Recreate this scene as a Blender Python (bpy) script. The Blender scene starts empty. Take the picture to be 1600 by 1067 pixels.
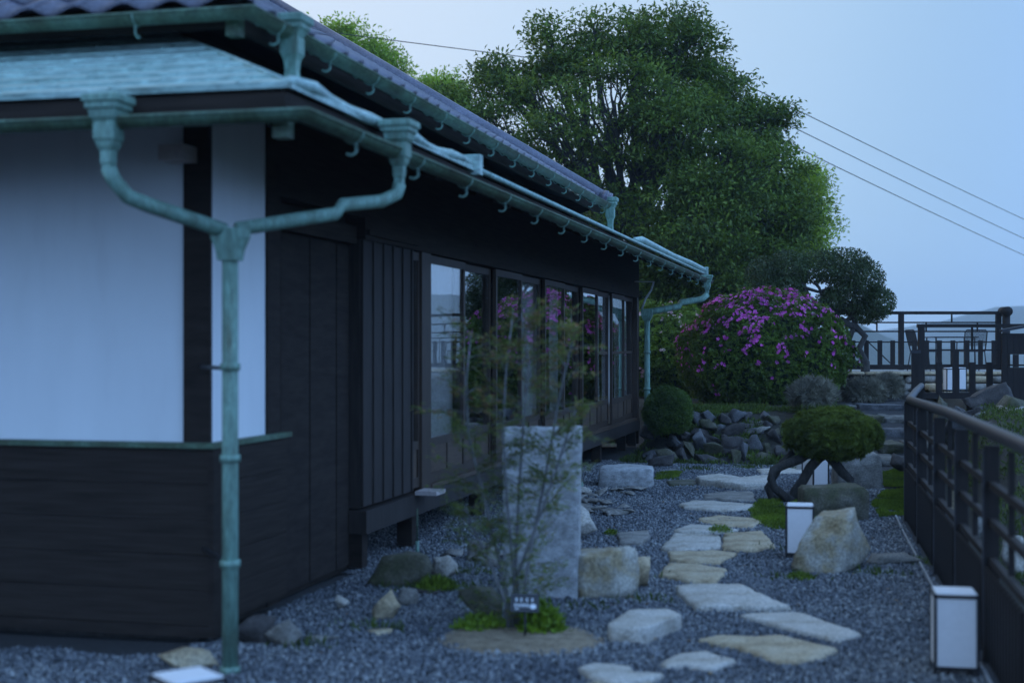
import bpy, bmesh, math, random
import numpy as np
from mathutils import Vector, Matrix, noise

R = math.radians
random.seed(7)
rng = np.random.default_rng(7)
scene = bpy.context.scene
C = scene.collection

# ------------------------------------------------------------------ camera
YAW = R(13.78)
CH = 1.55
FPX = 2222.0
cam_d = bpy.data.cameras.new('camera')
cam = bpy.data.objects.new('camera', cam_d)
C.objects.link(cam)
cam.location = (0, 0, CH)
cam.rotation_euler = (R(90), 0, YAW)
cam_d.lens = 50.0
cam_d.sensor_width = 36.0
cam_d.shift_y = 0.004
cam_d.clip_start = 0.05
cam_d.clip_end = 9000
cam_d.dof.use_dof = True
cam_d.dof.focus_distance = 20.0
cam_d.dof.aperture_fstop = 1.7
scene.camera = cam

# ------------------------------------------------------------------ dusk sky and a faint, very soft sun behind the house
SUN_EL, SUN_AZ = R(4.0), R(-60)
world = bpy.data.worlds.new('World')
scene.world = world
world.use_nodes = True
wn, wl = world.node_tree.nodes, world.node_tree.links
wn.clear()
sky = wn.new('ShaderNodeTexSky')
sky.sky_type = 'NISHITA'
sky.sun_disc = False
sky.sun_elevation = SUN_EL
sky.sun_rotation = SUN_AZ
sky.altitude = 100
sky.air_density = 1.0
sky.dust_density = 0.6
sky.ozone_density = 3.0
# sky gradient: paler towards the set sun, blue elsewhere, brightened overhead and behind as fill
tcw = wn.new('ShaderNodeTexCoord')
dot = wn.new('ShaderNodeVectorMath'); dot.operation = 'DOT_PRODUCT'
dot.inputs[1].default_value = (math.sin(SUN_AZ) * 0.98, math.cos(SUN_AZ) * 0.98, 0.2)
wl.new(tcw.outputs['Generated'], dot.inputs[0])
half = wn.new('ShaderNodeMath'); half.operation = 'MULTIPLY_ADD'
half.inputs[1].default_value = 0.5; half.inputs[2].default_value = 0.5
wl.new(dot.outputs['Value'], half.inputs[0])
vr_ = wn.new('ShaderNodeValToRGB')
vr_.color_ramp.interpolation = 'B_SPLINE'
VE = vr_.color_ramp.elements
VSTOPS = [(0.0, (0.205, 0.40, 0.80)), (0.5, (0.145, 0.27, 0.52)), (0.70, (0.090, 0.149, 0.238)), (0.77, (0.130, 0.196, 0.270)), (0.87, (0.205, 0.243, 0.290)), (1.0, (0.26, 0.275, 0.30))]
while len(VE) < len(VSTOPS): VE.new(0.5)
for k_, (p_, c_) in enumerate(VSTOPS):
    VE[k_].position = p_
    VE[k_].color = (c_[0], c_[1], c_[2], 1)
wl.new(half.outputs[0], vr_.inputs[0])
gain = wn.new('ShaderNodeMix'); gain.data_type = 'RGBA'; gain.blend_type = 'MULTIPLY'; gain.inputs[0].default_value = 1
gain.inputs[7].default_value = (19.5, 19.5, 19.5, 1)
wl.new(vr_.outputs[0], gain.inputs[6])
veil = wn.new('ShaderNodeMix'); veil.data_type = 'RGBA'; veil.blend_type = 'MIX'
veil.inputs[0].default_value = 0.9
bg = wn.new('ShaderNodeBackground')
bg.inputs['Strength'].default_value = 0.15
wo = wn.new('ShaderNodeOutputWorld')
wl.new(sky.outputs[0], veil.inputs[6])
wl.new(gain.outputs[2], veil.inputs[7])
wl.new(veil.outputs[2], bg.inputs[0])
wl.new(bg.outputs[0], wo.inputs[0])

sun_d = bpy.data.lights.new('sun', 'SUN')
sun_d.energy = 0.25
sun_d.angle = R(35)
sun_d.color = (1.0, 0.93, 0.85)
sun = bpy.data.objects.new('sun', sun_d)
C.objects.link(sun)
sdir = Vector((math.sin(SUN_AZ) * math.cos(R(25)), math.cos(SUN_AZ) * math.cos(R(25)), math.sin(R(25))))
sun.rotation_euler = sdir.to_track_quat('Z', 'Y').to_euler()

scene.view_settings.view_transform = 'Standard'
scene.view_settings.look = 'None'
scene.view_settings.exposure = 0.3
scene.view_settings.gamma = 1.0
scene.view_settings.use_curve_mapping = False
scene.cycles.max_bounces = 8
scene.cycles.transparent_max_bounces = 24
scene.cycles.volume_bounces = 1

# ------------------------------------------------------------------ geometry helpers
CA, SA = math.cos(YAW), math.sin(YAW)


def W(u, d, z=0.0):
    """camera-right distance u and depth d to world"""
    return Vector((u * CA - d * SA, u * SA + d * CA, z))


def P(px, py, d):
    """photo position at a depth -> world"""
    return W((px - 800) / FPX * d, d, CH - (py - 540) / FPX * d)


def G(px, py, z=0.0):
    """photo position on a level plane -> world"""
    d = FPX * (CH - z) / (py - 540)
    return W((px - 800) / FPX * d, d, z)


def ss(t):
    t = min(1.0, max(0.0, t))
    return t * t * (3 - 2 * t)


def prop(o, label=None, cat=None, group=None, kind=None):
    if label: o['label'] = label
    if cat: o['category'] = cat
    if group: o['group'] = group
    if kind: o['kind'] = kind
    return o


def thing(name, loc, label, cat, group=None, rz=0.0):
    o = bpy.data.objects.new(name, None)
    o.empty_display_size = 0.1
    C.objects.link(o)
    o.location = loc
    o.rotation_euler = (0, 0, rz)
    return prop(o, label, cat, group)


def root_of(o):
    while o.parent: o = o.parent
    return o


def link(name, me, mat=None, parent=None, loc=(0, 0, 0), rot=(0, 0, 0), sc=None):
    o = bpy.data.objects.new(name, me)
    C.objects.link(o)
    if mat is not None and not me.materials:
        for m in (mat if isinstance(mat, (list, tuple)) else [mat]): me.materials.append(m)
    if parent: o.parent = parent
    o.location = loc
    o.rotation_euler = rot
    if sc: o.scale = sc if isinstance(sc, (tuple, list)) else (sc, sc, sc)
    return o


class MB:
    def __init__(self, smooth=False):
        self.v, self.f, self.smooth = [], [], smooth

    def add(self, vs, fs):
        n = len(self.v)
        self.v += [tuple(v) for v in vs]
        self.f += [tuple(i + n for i in f) for f in fs]
        return self

    def box(self, x0, x1, y0, y1, z0, z1):
        return self.add([(x0, y0, z0), (x1, y0, z0), (x1, y1, z0), (x0, y1, z0), (x0, y0, z1), (x1, y0, z1), (x1, y1, z1), (x0, y1, z1)],
                        [(0, 3, 2, 1), (4, 5, 6, 7), (0, 1, 5, 4), (1, 2, 6, 5), (2, 3, 7, 6), (3, 0, 4, 7)])

    def bar(self, a, b, w, h, up=(0, 0, 1)):
        a, b = Vector(a), Vector(b)
        t = (b - a).normalized()
        s = t.cross(Vector(up))
        if s.length < 1e-4: s = t.cross(Vector((1, 0, 0)))
        s.normalize()
        n = s.cross(t)
        s, n = s * w / 2, n * h / 2
        vs = [p + i * s + j * n for p in (a, b) for i, j in ((-1, -1), (1, -1), (1, 1), (-1, 1))]
        return self.add(vs, [(0, 3, 2, 1), (4, 5, 6, 7), (0, 1, 5, 4), (1, 2, 6, 5), (2, 3, 7, 6), (3, 0, 4, 7)])

    def tube(self, pts, r, n=8, cap=True):
        pts = [Vector(p) for p in pts]
        rs = r if isinstance(r, (list, tuple)) else [r] * len(pts)
        ref = None
        rings = []
        for i, p in enumerate(pts):
            t = (pts[min(i + 1, len(pts) - 1)] - pts[max(i - 1, 0)]).normalized()
            if ref is None:
                ref = t.cross(Vector((0.3, 0.9, 0.31)))
                if ref.length < 0.1: ref = t.cross(Vector((1, 0, 0)))
            s = (ref - t * ref.dot(t)).normalized()
            ref = s
            b = t.cross(s)
            rings.append([p + (s * math.cos(a) + b * math.sin(a)) * rs[i] for a in [2 * math.pi * k / n for k in range(n)]])
        vs = [v for ring in rings for v in ring]
        fs = []
        for i in range(len(pts) - 1):
            for k in range(n):
                a, b = i * n + k, i * n + (k + 1) % n
                fs.append((a, b, b + n, a + n))
        if cap:
            fs.append(tuple(range(n - 1, -1, -1)))
            fs.append(tuple((len(pts) - 1) * n + k for k in range(n)))
        return self.add(vs, fs)

    def loft(self, secs, rz=0.0):
        """square sections (cx, cy, half_x, half_y, z) stacked"""
        vs, fs = [], []
        c, s = math.cos(rz), math.sin(rz)
        for cx, cy, hx, hy, z in secs:
            for i, j in ((-1, -1), (1, -1), (1, 1), (-1, 1)):
                x, y = i * hx, j * hy
                vs.append((cx + x * c - y * s, cy + x * s + y * c, z))
        for k in range(len(secs) - 1):
            for i in range(4):
                a, b = k * 4 + i, k * 4 + (i + 1) % 4
                fs.append((a, b, b + 4, a + 4))
        fs.append((3, 2, 1, 0))
        m = (len(secs) - 1) * 4
        fs.append((m, m + 1, m + 2, m + 3))
        if secs[0][4] > secs[-1][4]: fs = [f[::-1] for f in fs]
        return self.add(vs, fs)

    def mesh(self, name, origin=(0, 0, 0)):
        me = bpy.data.meshes.new(name)
        o = Vector(origin)
        me.from_pydata([tuple(Vector(v) - o) for v in self.v], [], self.f)
        if self.smooth: me.polygons.foreach_set('use_smooth', [True] * len(me.polygons))
        me.update()
        return me

    def build(self, name, mat, parent=None, local=False):
        org = Vector((0, 0, 0)) if (local or parent is None) else root_of(parent).location
        return link(name, self.mesh(name, org), mat, parent)


def tri_mesh(name, verts, tris, smooth=False):
    me = bpy.data.meshes.new(name)
    nv, nt = len(verts), len(tris)
    me.vertices.add(nv)
    me.vertices.foreach_set('co', np.ascontiguousarray(verts, dtype=np.float32).ravel())
    me.loops.add(nt * 3)
    me.loops.foreach_set('vertex_index', np.ascontiguousarray(tris, dtype=np.int32).ravel())
    me.polygons.add(nt)
    me.polygons.foreach_set('loop_start', np.arange(0, nt * 3, 3, dtype=np.int32))
    if smooth: me.polygons.foreach_set('use_smooth', np.ones(nt, dtype=bool))
    me.update(calc_edges=True)
    me.validate()
    return me


def unit(a):
    return a / np.maximum(np.linalg.norm(a, axis=1, keepdims=True), 1e-6)


def leaf_mesh(name, pos, axis, normal, L, Wd, fold=0.25):
    pos, axis = np.asarray(pos, float), unit(np.asarray(axis, float))
    side = unit(np.cross(axis, normal))
    nn = np.cross(side, axis)
    L, Wd = np.asarray(L)[:, None], np.asarray(Wd)[:, None]
    n = len(pos)
    v = np.empty((n, 4, 3))
    v[:, 0] = pos
    v[:, 1] = pos + axis * L * 0.5 + side * Wd * 0.5 + nn * Wd * fold
    v[:, 2] = pos + axis * L - nn * L * 0.08
    v[:, 3] = pos + axis * L * 0.5 - side * Wd * 0.5 + nn * Wd * fold
    i = np.arange(n)[:, None] * 4
    t = np.concatenate([i + [0, 1, 2], i + [0, 2, 3]], 1).reshape(-1, 3)
    return tri_mesh(name, v.reshape(-1, 3), t)


# ------------------------------------------------------------------ materials
def new_mat(name):
    m = bpy.data.materials.new(name)
    m.use_nodes = True
    nt = m.node_tree
    nt.nodes.clear()
    out = nt.nodes.new('ShaderNodeOutputMaterial')
    b = nt.nodes.new('ShaderNodeBsdfPrincipled')
    nt.links.new(b.outputs[0], out.inputs[0])
    return m, nt, b, out


def rgba(c): return (c[0], c[1], c[2], 1)


def noise_node(nt, scale, detail=5, rough=0.6, stretch=None, coord='Object'):
    tc = nt.nodes.new('ShaderNodeTexCoord')
    n = nt.nodes.new('ShaderNodeTexNoise')
    n.inputs['Scale'].default_value = scale
    n.inputs['Detail'].default_value = detail
    n.inputs['Roughness'].default_value = rough
    if stretch:
        mp = nt.nodes.new('ShaderNodeMapping')
        mp.inputs['Scale'].default_value = stretch
        nt.links.new(tc.outputs[coord], mp.inputs[0])
        nt.links.new(mp.outputs[0], n.inputs[0])
    else:
        nt.links.new(tc.outputs[coord], n.inputs[0])
    return n


def ramp(nt, src, stops):
    r = nt.nodes.new('ShaderNodeValToRGB')
    e = r.color_ramp.elements
    while len(e) < len(stops): e.new(0.5)
    for k, (p, c) in enumerate(stops):
        e[k].position = p
        e[k].color = rgba(c)
    nt.links.new(src, r.inputs[0])
    return r


def bump(nt, b, src, strength, dist):
    bp = nt.nodes.new('ShaderNodeBump')
    bp.inputs['Strength'].default_value = strength
    bp.inputs['Distance'].default_value = dist
    nt.links.new(src, bp.inputs['Height'])
    nt.links.new(bp.outputs[0], b.inputs['Normal'])


def mat_noise(name, stops, scale=8, rough=0.7, stretch=None, bs=0.3, bd=0.01, fine=None, spec=0.5, detail=6, metallic=0.0):
    m, nt, b, out = new_mat(name)
    n = noise_node(nt, scale, detail, 0.62, stretch)
    r = ramp(nt, n.outputs['Fac'], stops)
    col = r.outputs[0]
    h = n.outputs['Fac']
    if fine:
        n2 = noise_node(nt, fine, 4, 0.7, stretch)
        r2 = ramp(nt, n2.outputs['Fac'], [(0.3, (0.45, 0.45, 0.45)), (0.7, (1.25, 1.25, 1.25))])
        mx = nt.nodes.new('ShaderNodeMix'); mx.data_type = 'RGBA'; mx.blend_type = 'MULTIPLY'; mx.inputs[0].default_value = 1
        nt.links.new(col, mx.inputs[6]); nt.links.new(r2.outputs[0], mx.inputs[7])
        col = mx.outputs[2]
        ad = nt.nodes.new('ShaderNodeMath'); ad.operation = 'MULTIPLY_ADD'
        ad.inputs[1].default_value = 0.35
        nt.links.new(n2.outputs['Fac'], ad.inputs[0]); nt.links.new(h, ad.inputs[2])
        h = ad.outputs[0]
    nt.links.new(col, b.inputs['Base Color'])
    b.inputs['Roughness'].default_value = rough
    b.inputs['Specular IOR Level'].default_value = spec
    b.inputs['Metallic'].default_value = metallic
    if bs: bump(nt, b, h, bs, bd)
    return m


class Out:
    def __init__(self, o): self.outputs = [o]


def vary(nt, r, scale, lo=0.62, hi=1.4):
    """new and old growth, damp and dry patches: slow change of tone from place to place"""
    n = noise_node(nt, scale, 3, 0.5)
    q = ramp(nt, n.outputs['Fac'], [(0.32, (lo, lo, lo * 0.95)), (0.68, (hi, hi * 0.97, hi * 0.85))])
    mx = nt.nodes.new('ShaderNodeMix'); mx.data_type = 'RGBA'; mx.blend_type = 'MULTIPLY'; mx.inputs[0].default_value = 1
    nt.links.new(r.outputs[0], mx.inputs[6]); nt.links.new(q.outputs[0], mx.inputs[7])
    return Out(mx.outputs[2])


def mat_leaf(name, cols, trans=0.3, rough=0.45, spec=0.35):
    m, nt, b, out = new_mat(name)
    g = nt.nodes.new('ShaderNodeNewGeometry')
    r = vary(nt, ramp(nt, g.outputs['Random Per Island'], [(k / max(1, len(cols) - 1), c) for k, c in enumerate(cols)]), 1.6)
    nt.links.new(r.outputs[0], b.inputs['Base Color'])
    b.inputs['Roughness'].default_value = rough
    b.inputs['Specular IOR Level'].default_value = spec
    t = nt.nodes.new('ShaderNodeBsdfTranslucent')
    nt.links.new(r.outputs[0], t.inputs[0])
    mx = nt.nodes.new('ShaderNodeMixShader')
    mx.inputs[0].default_value = trans
    nt.links.new(b.outputs[0], mx.inputs[1]); nt.links.new(t.outputs[0], mx.inputs[2])
    nt.links.new(mx.outputs[0], out.inputs[0])
    return m


def mat_island(name, cols, rough=0.8, bs=0.4, scale=60, var=1.0):
    m, nt, b, out = new_mat(name)
    g = nt.nodes.new('ShaderNodeNewGeometry')
    r = ramp(nt, g.outputs['Random Per Island'], [(k / (len(cols) - 1), c) for k, c in enumerate(cols)])
    r = vary(nt, r, var, 0.72, 1.25)
    nt.links.new(r.outputs[0], b.inputs['Base Color'])
    b.inputs['Roughness'].default_value = rough
    n = noise_node(nt, scale, 3)
    bump(nt, b, n.outputs['Fac'], bs, 0.004)
    return m


M = {}
M['plaster'] = mat_noise('plaster', [(0.25, (0.73, 0.72, 0.71)), (0.45, (0.79, 0.79, 0.78)), (0.7, (0.83, 0.83, 0.82))], 2.2, 0.9, (1.6, 1.6, 0.35), bs=0.06, bd=0.003)
M['black_wood'] = mat_noise('black_wood', [(0.3, (0.018, 0.013, 0.0105)), (0.7, (0.042, 0.031, 0.025))], 4, 0.8, (1, 1, 6), 0.3, 0.003, spec=0.15)
M['black_wood_x'] = mat_noise('black_wood_x', [(0.3, (0.020, 0.0145, 0.011)), (0.7, (0.048, 0.035, 0.028))], 4, 0.8, (0.6, 0.6, 14), 0.3, 0.003, spec=0.15)
M['grey_wood'] = mat_noise('grey_wood', [(0.3, (0.020, 0.015, 0.013)), (0.7, (0.048, 0.036, 0.030))], 5, 0.7, (9, 9, 0.7), 0.35, 0.003, spec=0.3)
M['brown_wood'] = mat_noise('brown_wood', [(0.3, (0.055, 0.034, 0.022)), (0.7, (0.115, 0.074, 0.048))], 5, 0.55, (9, 1.2, 9), 0.2, 0.002, spec=0.35)
M['brown_wood_z'] = mat_noise('brown_wood_z', [(0.3, (0.034, 0.021, 0.014)), (0.7, (0.072, 0.046, 0.031))], 5, 0.55, (9, 9, 0.9), 0.2, 0.002, spec=0.35)
M['pale_wood'] = mat_noise('pale_wood', [(0.3, (0.42, 0.34, 0.31)), (0.7, (0.55, 0.46, 0.42))], 5, 0.6, (9, 2, 9), 0.2, 0.002)
M['rail_wood'] = mat_noise('rail_wood', [(0.3, (0.014, 0.013, 0.017)), (0.7, (0.032, 0.030, 0.038))], 6, 0.5, (6, 1, 6), 0.1, 0.002, spec=0.45)
M['fence_wood'] = mat_noise('fence_wood', [(0.3, (0.011, 0.008, 0.007)), (0.7, (0.026, 0.019, 0.016))], 6, 0.65, (8, 8, 0.8), 0.2, 0.002, spec=0.25)
M['patina'] = mat_noise('patina', [(0.26, (0.115, 0.125, 0.075)), (0.40, (0.17, 0.275, 0.205)), (0.58, (0.235, 0.40, 0.315)), (0.75, (0.32, 0.51, 0.42))], 5, 0.6, (2.2, 2.2, 0.35), 0.2, 0.003, fine=45)
M['gutter_green'] = mat_noise('gutter_green', [(0.28, (0.050, 0.055, 0.025)), (0.5, (0.080, 0.125, 0.068)), (0.75, (0.15, 0.26, 0.175))], 4, 0.55, (1.2, 0.5, 1.2), 0.15, 0.003, fine=40)
M['copper_roof'] = mat_noise('copper_roof', [(0.26, (0.15, 0.21, 0.17)), (0.40, (0.33, 0.48, 0.42)), (0.58, (0.42, 0.58, 0.52)), (0.75, (0.50, 0.67, 0.60))], 3.0, 0.5, (0.5, 2.0, 2.0), 0.15, 0.003, fine=26)
M['roof_tile'] = mat_noise('roof_tile', [(0.3, (0.10, 0.095, 0.125)), (0.7, (0.19, 0.18, 0.225))], 4, 0.38, None, 0.12, 0.003, fine=50, spec=0.6)
M['granite'] = mat_noise('granite', [(0.3, (0.26, 0.25, 0.235)), (0.5, (0.44, 0.425, 0.405)), (0.70, (0.62, 0.60, 0.58))], 13, 0.85, (1, 1, 1.5), 0.5, 0.012, fine=110)
M['grey_stone'] = mat_noise('grey_stone', [(0.3, (0.13, 0.115, 0.095)), (0.5, (0.26, 0.235, 0.20)), (0.75, (0.40, 0.37, 0.325))], 7, 0.85, None, 0.6, 0.02, fine=70)
M['step_stone'] = mat_noise('step_stone', [(0.3, (0.07, 0.062, 0.05)), (0.5, (0.15, 0.138, 0.118)), (0.75, (0.27, 0.25, 0.22))], 6, 0.9, None, 0.6, 0.02, fine=60)
M['pale_stone'] = mat_noise('pale_stone', [(0.28, (0.30, 0.245, 0.18)), (0.45, (0.50, 0.44, 0.36)), (0.75, (0.66, 0.605, 0.53))], 5, 0.85, None, 0.5, 0.015, fine=55)
M['tan_stone'] = mat_noise('tan_stone', [(0.28, (0.24, 0.165, 0.085)), (0.48, (0.47, 0.36, 0.22)), (0.75, (0.62, 0.52, 0.37))], 5, 0.85, None, 0.5, 0.018, fine=55)
M['boulder_stone'] = mat_noise('boulder_stone', [(0.30, (0.20, 0.135, 0.06)), (0.43, (0.36, 0.28, 0.165)), (0.53, (0.42, 0.375, 0.30)), (0.75, (0.58, 0.53, 0.455))], 4.2, 0.85, None, 0.6, 0.03, fine=50)
M['dark_stone'] = mat_noise('dark_stone', [(0.3, (0.028, 0.022, 0.020)), (0.55, (0.075, 0.062, 0.055)), (0.8, (0.16, 0.14, 0.125))], 7, 0.85, None, 0.6, 0.02, fine=60)
M['blue_stone'] = mat_noise('blue_stone', [(0.3, (0.06, 0.055, 0.055)), (0.55, (0.13, 0.125, 0.125)), (0.8, (0.24, 0.23, 0.23))], 7, 0.85, None, 0.6, 0.02, fine=60)
M['mossy_stone'] = mat_noise('mossy_stone', [(0.3, (0.045, 0.052, 0.012)), (0.48, (0.095, 0.085, 0.050)), (0.75, (0.19, 0.17, 0.135))], 5, 0.9, None, 0.6, 0.02, fine=60)
M['concrete'] = mat_noise('concrete', [(0.3, (0.26, 0.26, 0.26)), (0.7, (0.38, 0.38, 0.38))], 12, 0.9, None, 0.2, 0.004)
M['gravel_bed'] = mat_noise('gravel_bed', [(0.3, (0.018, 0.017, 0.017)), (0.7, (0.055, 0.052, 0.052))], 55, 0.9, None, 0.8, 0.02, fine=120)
M['soil'] = mat_noise('soil', [(0.3, (0.018, 0.016, 0.011)), (0.7, (0.05, 0.045, 0.03))], 14, 0.95, None, 0.8, 0.04, fine=80)
M['brown_soil'] = mat_noise('brown_soil', [(0.3, (0.20, 0.14, 0.08)), (0.7, (0.44, 0.335, 0.22))], 16, 0.95, None, 0.8, 0.03, fine=90)
M['paving'] = mat_noise('paving', [(0.3, (0.28, 0.26, 0.23)), (0.7, (0.42, 0.40, 0.36))], 5, 0.9, None, 0.3, 0.01, fine=40)
M['gravel'] = mat_island('gravel', [(0.055, 0.06, 0.074), (0.098, 0.105, 0.127), (0.14, 0.148, 0.175), (0.19, 0.20, 0.23), (0.34, 0.345, 0.365)], var=1.1)
M['metal_black'] = mat_noise('metal_black', [(0.3, (0.012, 0.012, 0.014)), (0.7, (0.022, 0.022, 0.025))], 20, 0.45, None, 0.05, 0.001)
M['cable'] = mat_noise('cable', [(0.3, (0.02, 0.02, 0.02)), (0.7, (0.03, 0.03, 0.03))], 20, 0.6, None, 0)
M['bark'] = mat_noise('bark', [(0.3, (0.030, 0.026, 0.022)), (0.7, (0.085, 0.075, 0.065))], 10, 0.9, (3, 3, 0.8), 0.7, 0.02, fine=50)
M['pale_bark'] = mat_noise('pale_bark', [(0.3, (0.10, 0.095, 0.09)), (0.7, (0.20, 0.19, 0.18))], 10, 0.85, (3, 3, 0.8), 0.4, 0.006)
M['white_print'] = mat_noise('white_print', [(0.3, (0.7, 0.7, 0.7)), (0.7, (0.8, 0.8, 0.8))], 20, 0.6, None, 0)
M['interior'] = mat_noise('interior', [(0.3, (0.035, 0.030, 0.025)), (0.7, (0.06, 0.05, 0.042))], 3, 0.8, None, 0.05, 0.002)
M['leaf_tree'] = mat_leaf('leaf_tree', [(0.060, 0.105, 0.012), (0.095, 0.155, 0.018), (0.14, 0.21, 0.026), (0.22, 0.29, 0.05)], 0.4)
M['leaf_bright'] = mat_leaf('leaf_bright', [(0.24, 0.36, 0.035), (0.33, 0.46, 0.05), (0.42, 0.54, 0.07)], 0.5)
M['leaf_dark'] = mat_leaf('leaf_dark', [(0.034, 0.058, 0.018), (0.052, 0.082, 0.026), (0.078, 0.112, 0.038)], 0.2, 0.4)
M['leaf_azalea'] = mat_leaf('leaf_azalea', [(0.055, 0.098, 0.012), (0.095, 0.155, 0.018), (0.15, 0.22, 0.03)], 0.35)
M['leaf_azalea_pale'] = mat_leaf('leaf_azalea_pale', [(0.10, 0.165, 0.02), (0.16, 0.24, 0.032), (0.23, 0.31, 0.05)], 0.35)
M['leaf_round'] = mat_leaf('leaf_round', [(0.055, 0.10, 0.016), (0.085, 0.14, 0.022), (0.12, 0.18, 0.03)], 0.3)
M['leaf_pine'] = mat_leaf('leaf_pine', [(0.085, 0.12, 0.018), (0.14, 0.185, 0.026), (0.22, 0.265, 0.04)], 0.35, 0.6)
M['leaf_silver'] = mat_leaf('leaf_silver', [(0.17, 0.155, 0.12), (0.25, 0.235, 0.19), (0.34, 0.32, 0.27)], 0.15, 0.8)
M['leaf_nandina'] = mat_leaf('leaf_nandina', [(0.11, 0.165, 0.045), (0.17, 0.23, 0.06), (0.23, 0.29, 0.08), (0.28, 0.20, 0.08)], 0.4)
M['leaf_red'] = mat_leaf('leaf_red', [(0.20, 0.12, 0.06), (0.30, 0.15, 0.07), (0.36, 0.24, 0.10)], 0.4)
M['leaf_fern'] = mat_leaf('leaf_fern', [(0.11, 0.19, 0.016), (0.18, 0.28, 0.024), (0.26, 0.36, 0.035)], 0.35)
M['moss'] = mat_leaf('moss', [(0.09, 0.145, 0.012), (0.14, 0.205, 0.018), (0.20, 0.27, 0.025)], 0.25, 0.8)
M['ground_cover'] = mat_leaf('ground_cover', [(0.05, 0.08, 0.012), (0.08, 0.12, 0.018), (0.12, 0.165, 0.026)], 0.25, 0.7)
M['bloom'] = mat_leaf('bloom', [(0.56, 0.07, 0.47), (0.68, 0.12, 0.56), (0.75, 0.23, 0.62)], 0.35, 0.6)
M['bloom_pale'] = mat_leaf('bloom_pale', [(0.70, 0.34, 0.42), (0.80, 0.5, 0.55), (0.82, 0.65, 0.65)], 0.35, 0.6)
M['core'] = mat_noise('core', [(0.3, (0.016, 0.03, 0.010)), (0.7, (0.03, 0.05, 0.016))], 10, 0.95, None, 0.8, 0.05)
M['forest'] = mat_noise('forest', [(0.3, (0.025, 0.04, 0.018)), (0.7, (0.06, 0.085, 0.035))], 0.06, 0.95, None, 1.0, 6.0, fine=0.3)


def mat_paper(tr=0.3, name='washi_paper', glow=0.0):
    m, nt, b, out = new_mat(name)
    n = noise_node(nt, 40, 4)
    r = ramp(nt, n.outputs['Fac'], [(0.3, (0.86, 0.86, 0.86)), (0.7, (0.92, 0.92, 0.92))])
    nt.links.new(r.outputs[0], b.inputs['Base Color'])
    b.inputs['Roughness'].default_value = 0.7
    t = nt.nodes.new('ShaderNodeBsdfTranslucent')
    nt.links.new(r.outputs[0], t.inputs[0])
    mx = nt.nodes.new('ShaderNodeMixShader'); mx.inputs[0].default_value = tr
    nt.links.new(b.outputs[0], mx.inputs[1]); nt.links.new(t.outputs[0], mx.inputs[2])
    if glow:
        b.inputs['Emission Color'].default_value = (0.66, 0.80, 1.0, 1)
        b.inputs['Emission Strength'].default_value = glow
    nt.links.new(mx.outputs[0], out.inputs[0])
    return m


def mat_glass():
    m, nt, b, out = new_mat('window_glass')
    nt.nodes.remove(b)
    tr = nt.nodes.new('ShaderNodeBsdfTransparent'); tr.inputs[0].default_value = (0.93, 0.95, 0.95, 1)
    gl = nt.nodes.new('ShaderNodeBsdfGlossy'); gl.inputs['Roughness'].default_value = 0.01
    gl.inputs[0].default_value = (0.95, 0.95, 0.95, 1)
    lw = nt.nodes.new('ShaderNodeLayerWeight'); lw.inputs[0].default_value = 0.5
    pw = nt.nodes.new('ShaderNodeMath'); pw.operation = 'POWER'; pw.inputs[1].default_value = 3.7
    nt.links.new(lw.outputs['Facing'], pw.inputs[0])
    fr = nt.nodes.new('ShaderNodeMath'); fr.operation = 'MULTIPLY_ADD'
    fr.inputs[1].default_value = 0.92; fr.inputs[2].default_value = 0.075
    nt.links.new(pw.outputs[0], fr.inputs[0])
    n = noise_node(nt, 1.4, 1)
    bp = nt.nodes.new('ShaderNodeBump'); bp.inputs['Strength'].default_value = 0.04; bp.inputs['Distance'].default_value = 0.02
    nt.links.new(n.outputs['Fac'], bp.inputs['Height'])
    nt.links.new(bp.outputs[0], gl.inputs['Normal'])
    mx = nt.nodes.new('ShaderNodeMixShader')
    nt.links.new(fr.outputs[0], mx.inputs[0]); nt.links.new(tr.outputs[0], mx.inputs[1]); nt.links.new(gl.outputs[0], mx.inputs[2])
    nt.links.new(mx.outputs[0], out.inputs[0])
    return m


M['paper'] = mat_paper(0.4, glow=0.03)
M['curtain'] = mat_paper(0.6, 'curtain_cloth')
M['glass'] = mat_glass()

# ------------------------------------------------------------------ the ground: garden, planted mound, bank, terrace
MOUND = 0.62
TERR = 1.08


def ground_h(x, y):
    u, d = x * CA + y * SA, -x * SA + y * CA
    z = 0.0
    if x < -0.15:
        z = MOUND * ss((y - 18.5) / 2.2) * ss((x + 3.15) / 0.5) if y < 22.2 else MOUND * max(ss((x + 3.15) / 0.5), ss((y - 22.2) / 1.5))
    elif x < 0.85:
        z = 0.60 * min(1, max(0, (d - 18.3) / 3.9))
    if x > 0.45:
        b = (0.78 * ss((y - 9.5) / 9.0)) * ss((x - (0.70 if y < 13 else 0.95)) / 0.5)
        z = max(z, b)
    if d > 22: z = max(z, MOUND * ss((d - 21.8) / 0.5)) if x > -3 else z
    if d > 24.9 and u > 3.2:
        z = max(z, TERR * ss((d - 24.9) / 0.15))
    # the plateau falls away beyond the terrace
    e0 = 28.6 if u > 5.0 else 28.6 + (5.0 - u) * 4.0
    if x > 7: e0 = min(e0, 24 + (d - d))
    if d > e0: z -= (z + 9.0) * ss((d - e0) / 9.0)
    if x > 8: z -= (z + 9) * ss((x - 8) / 9.0)
    return z


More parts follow.
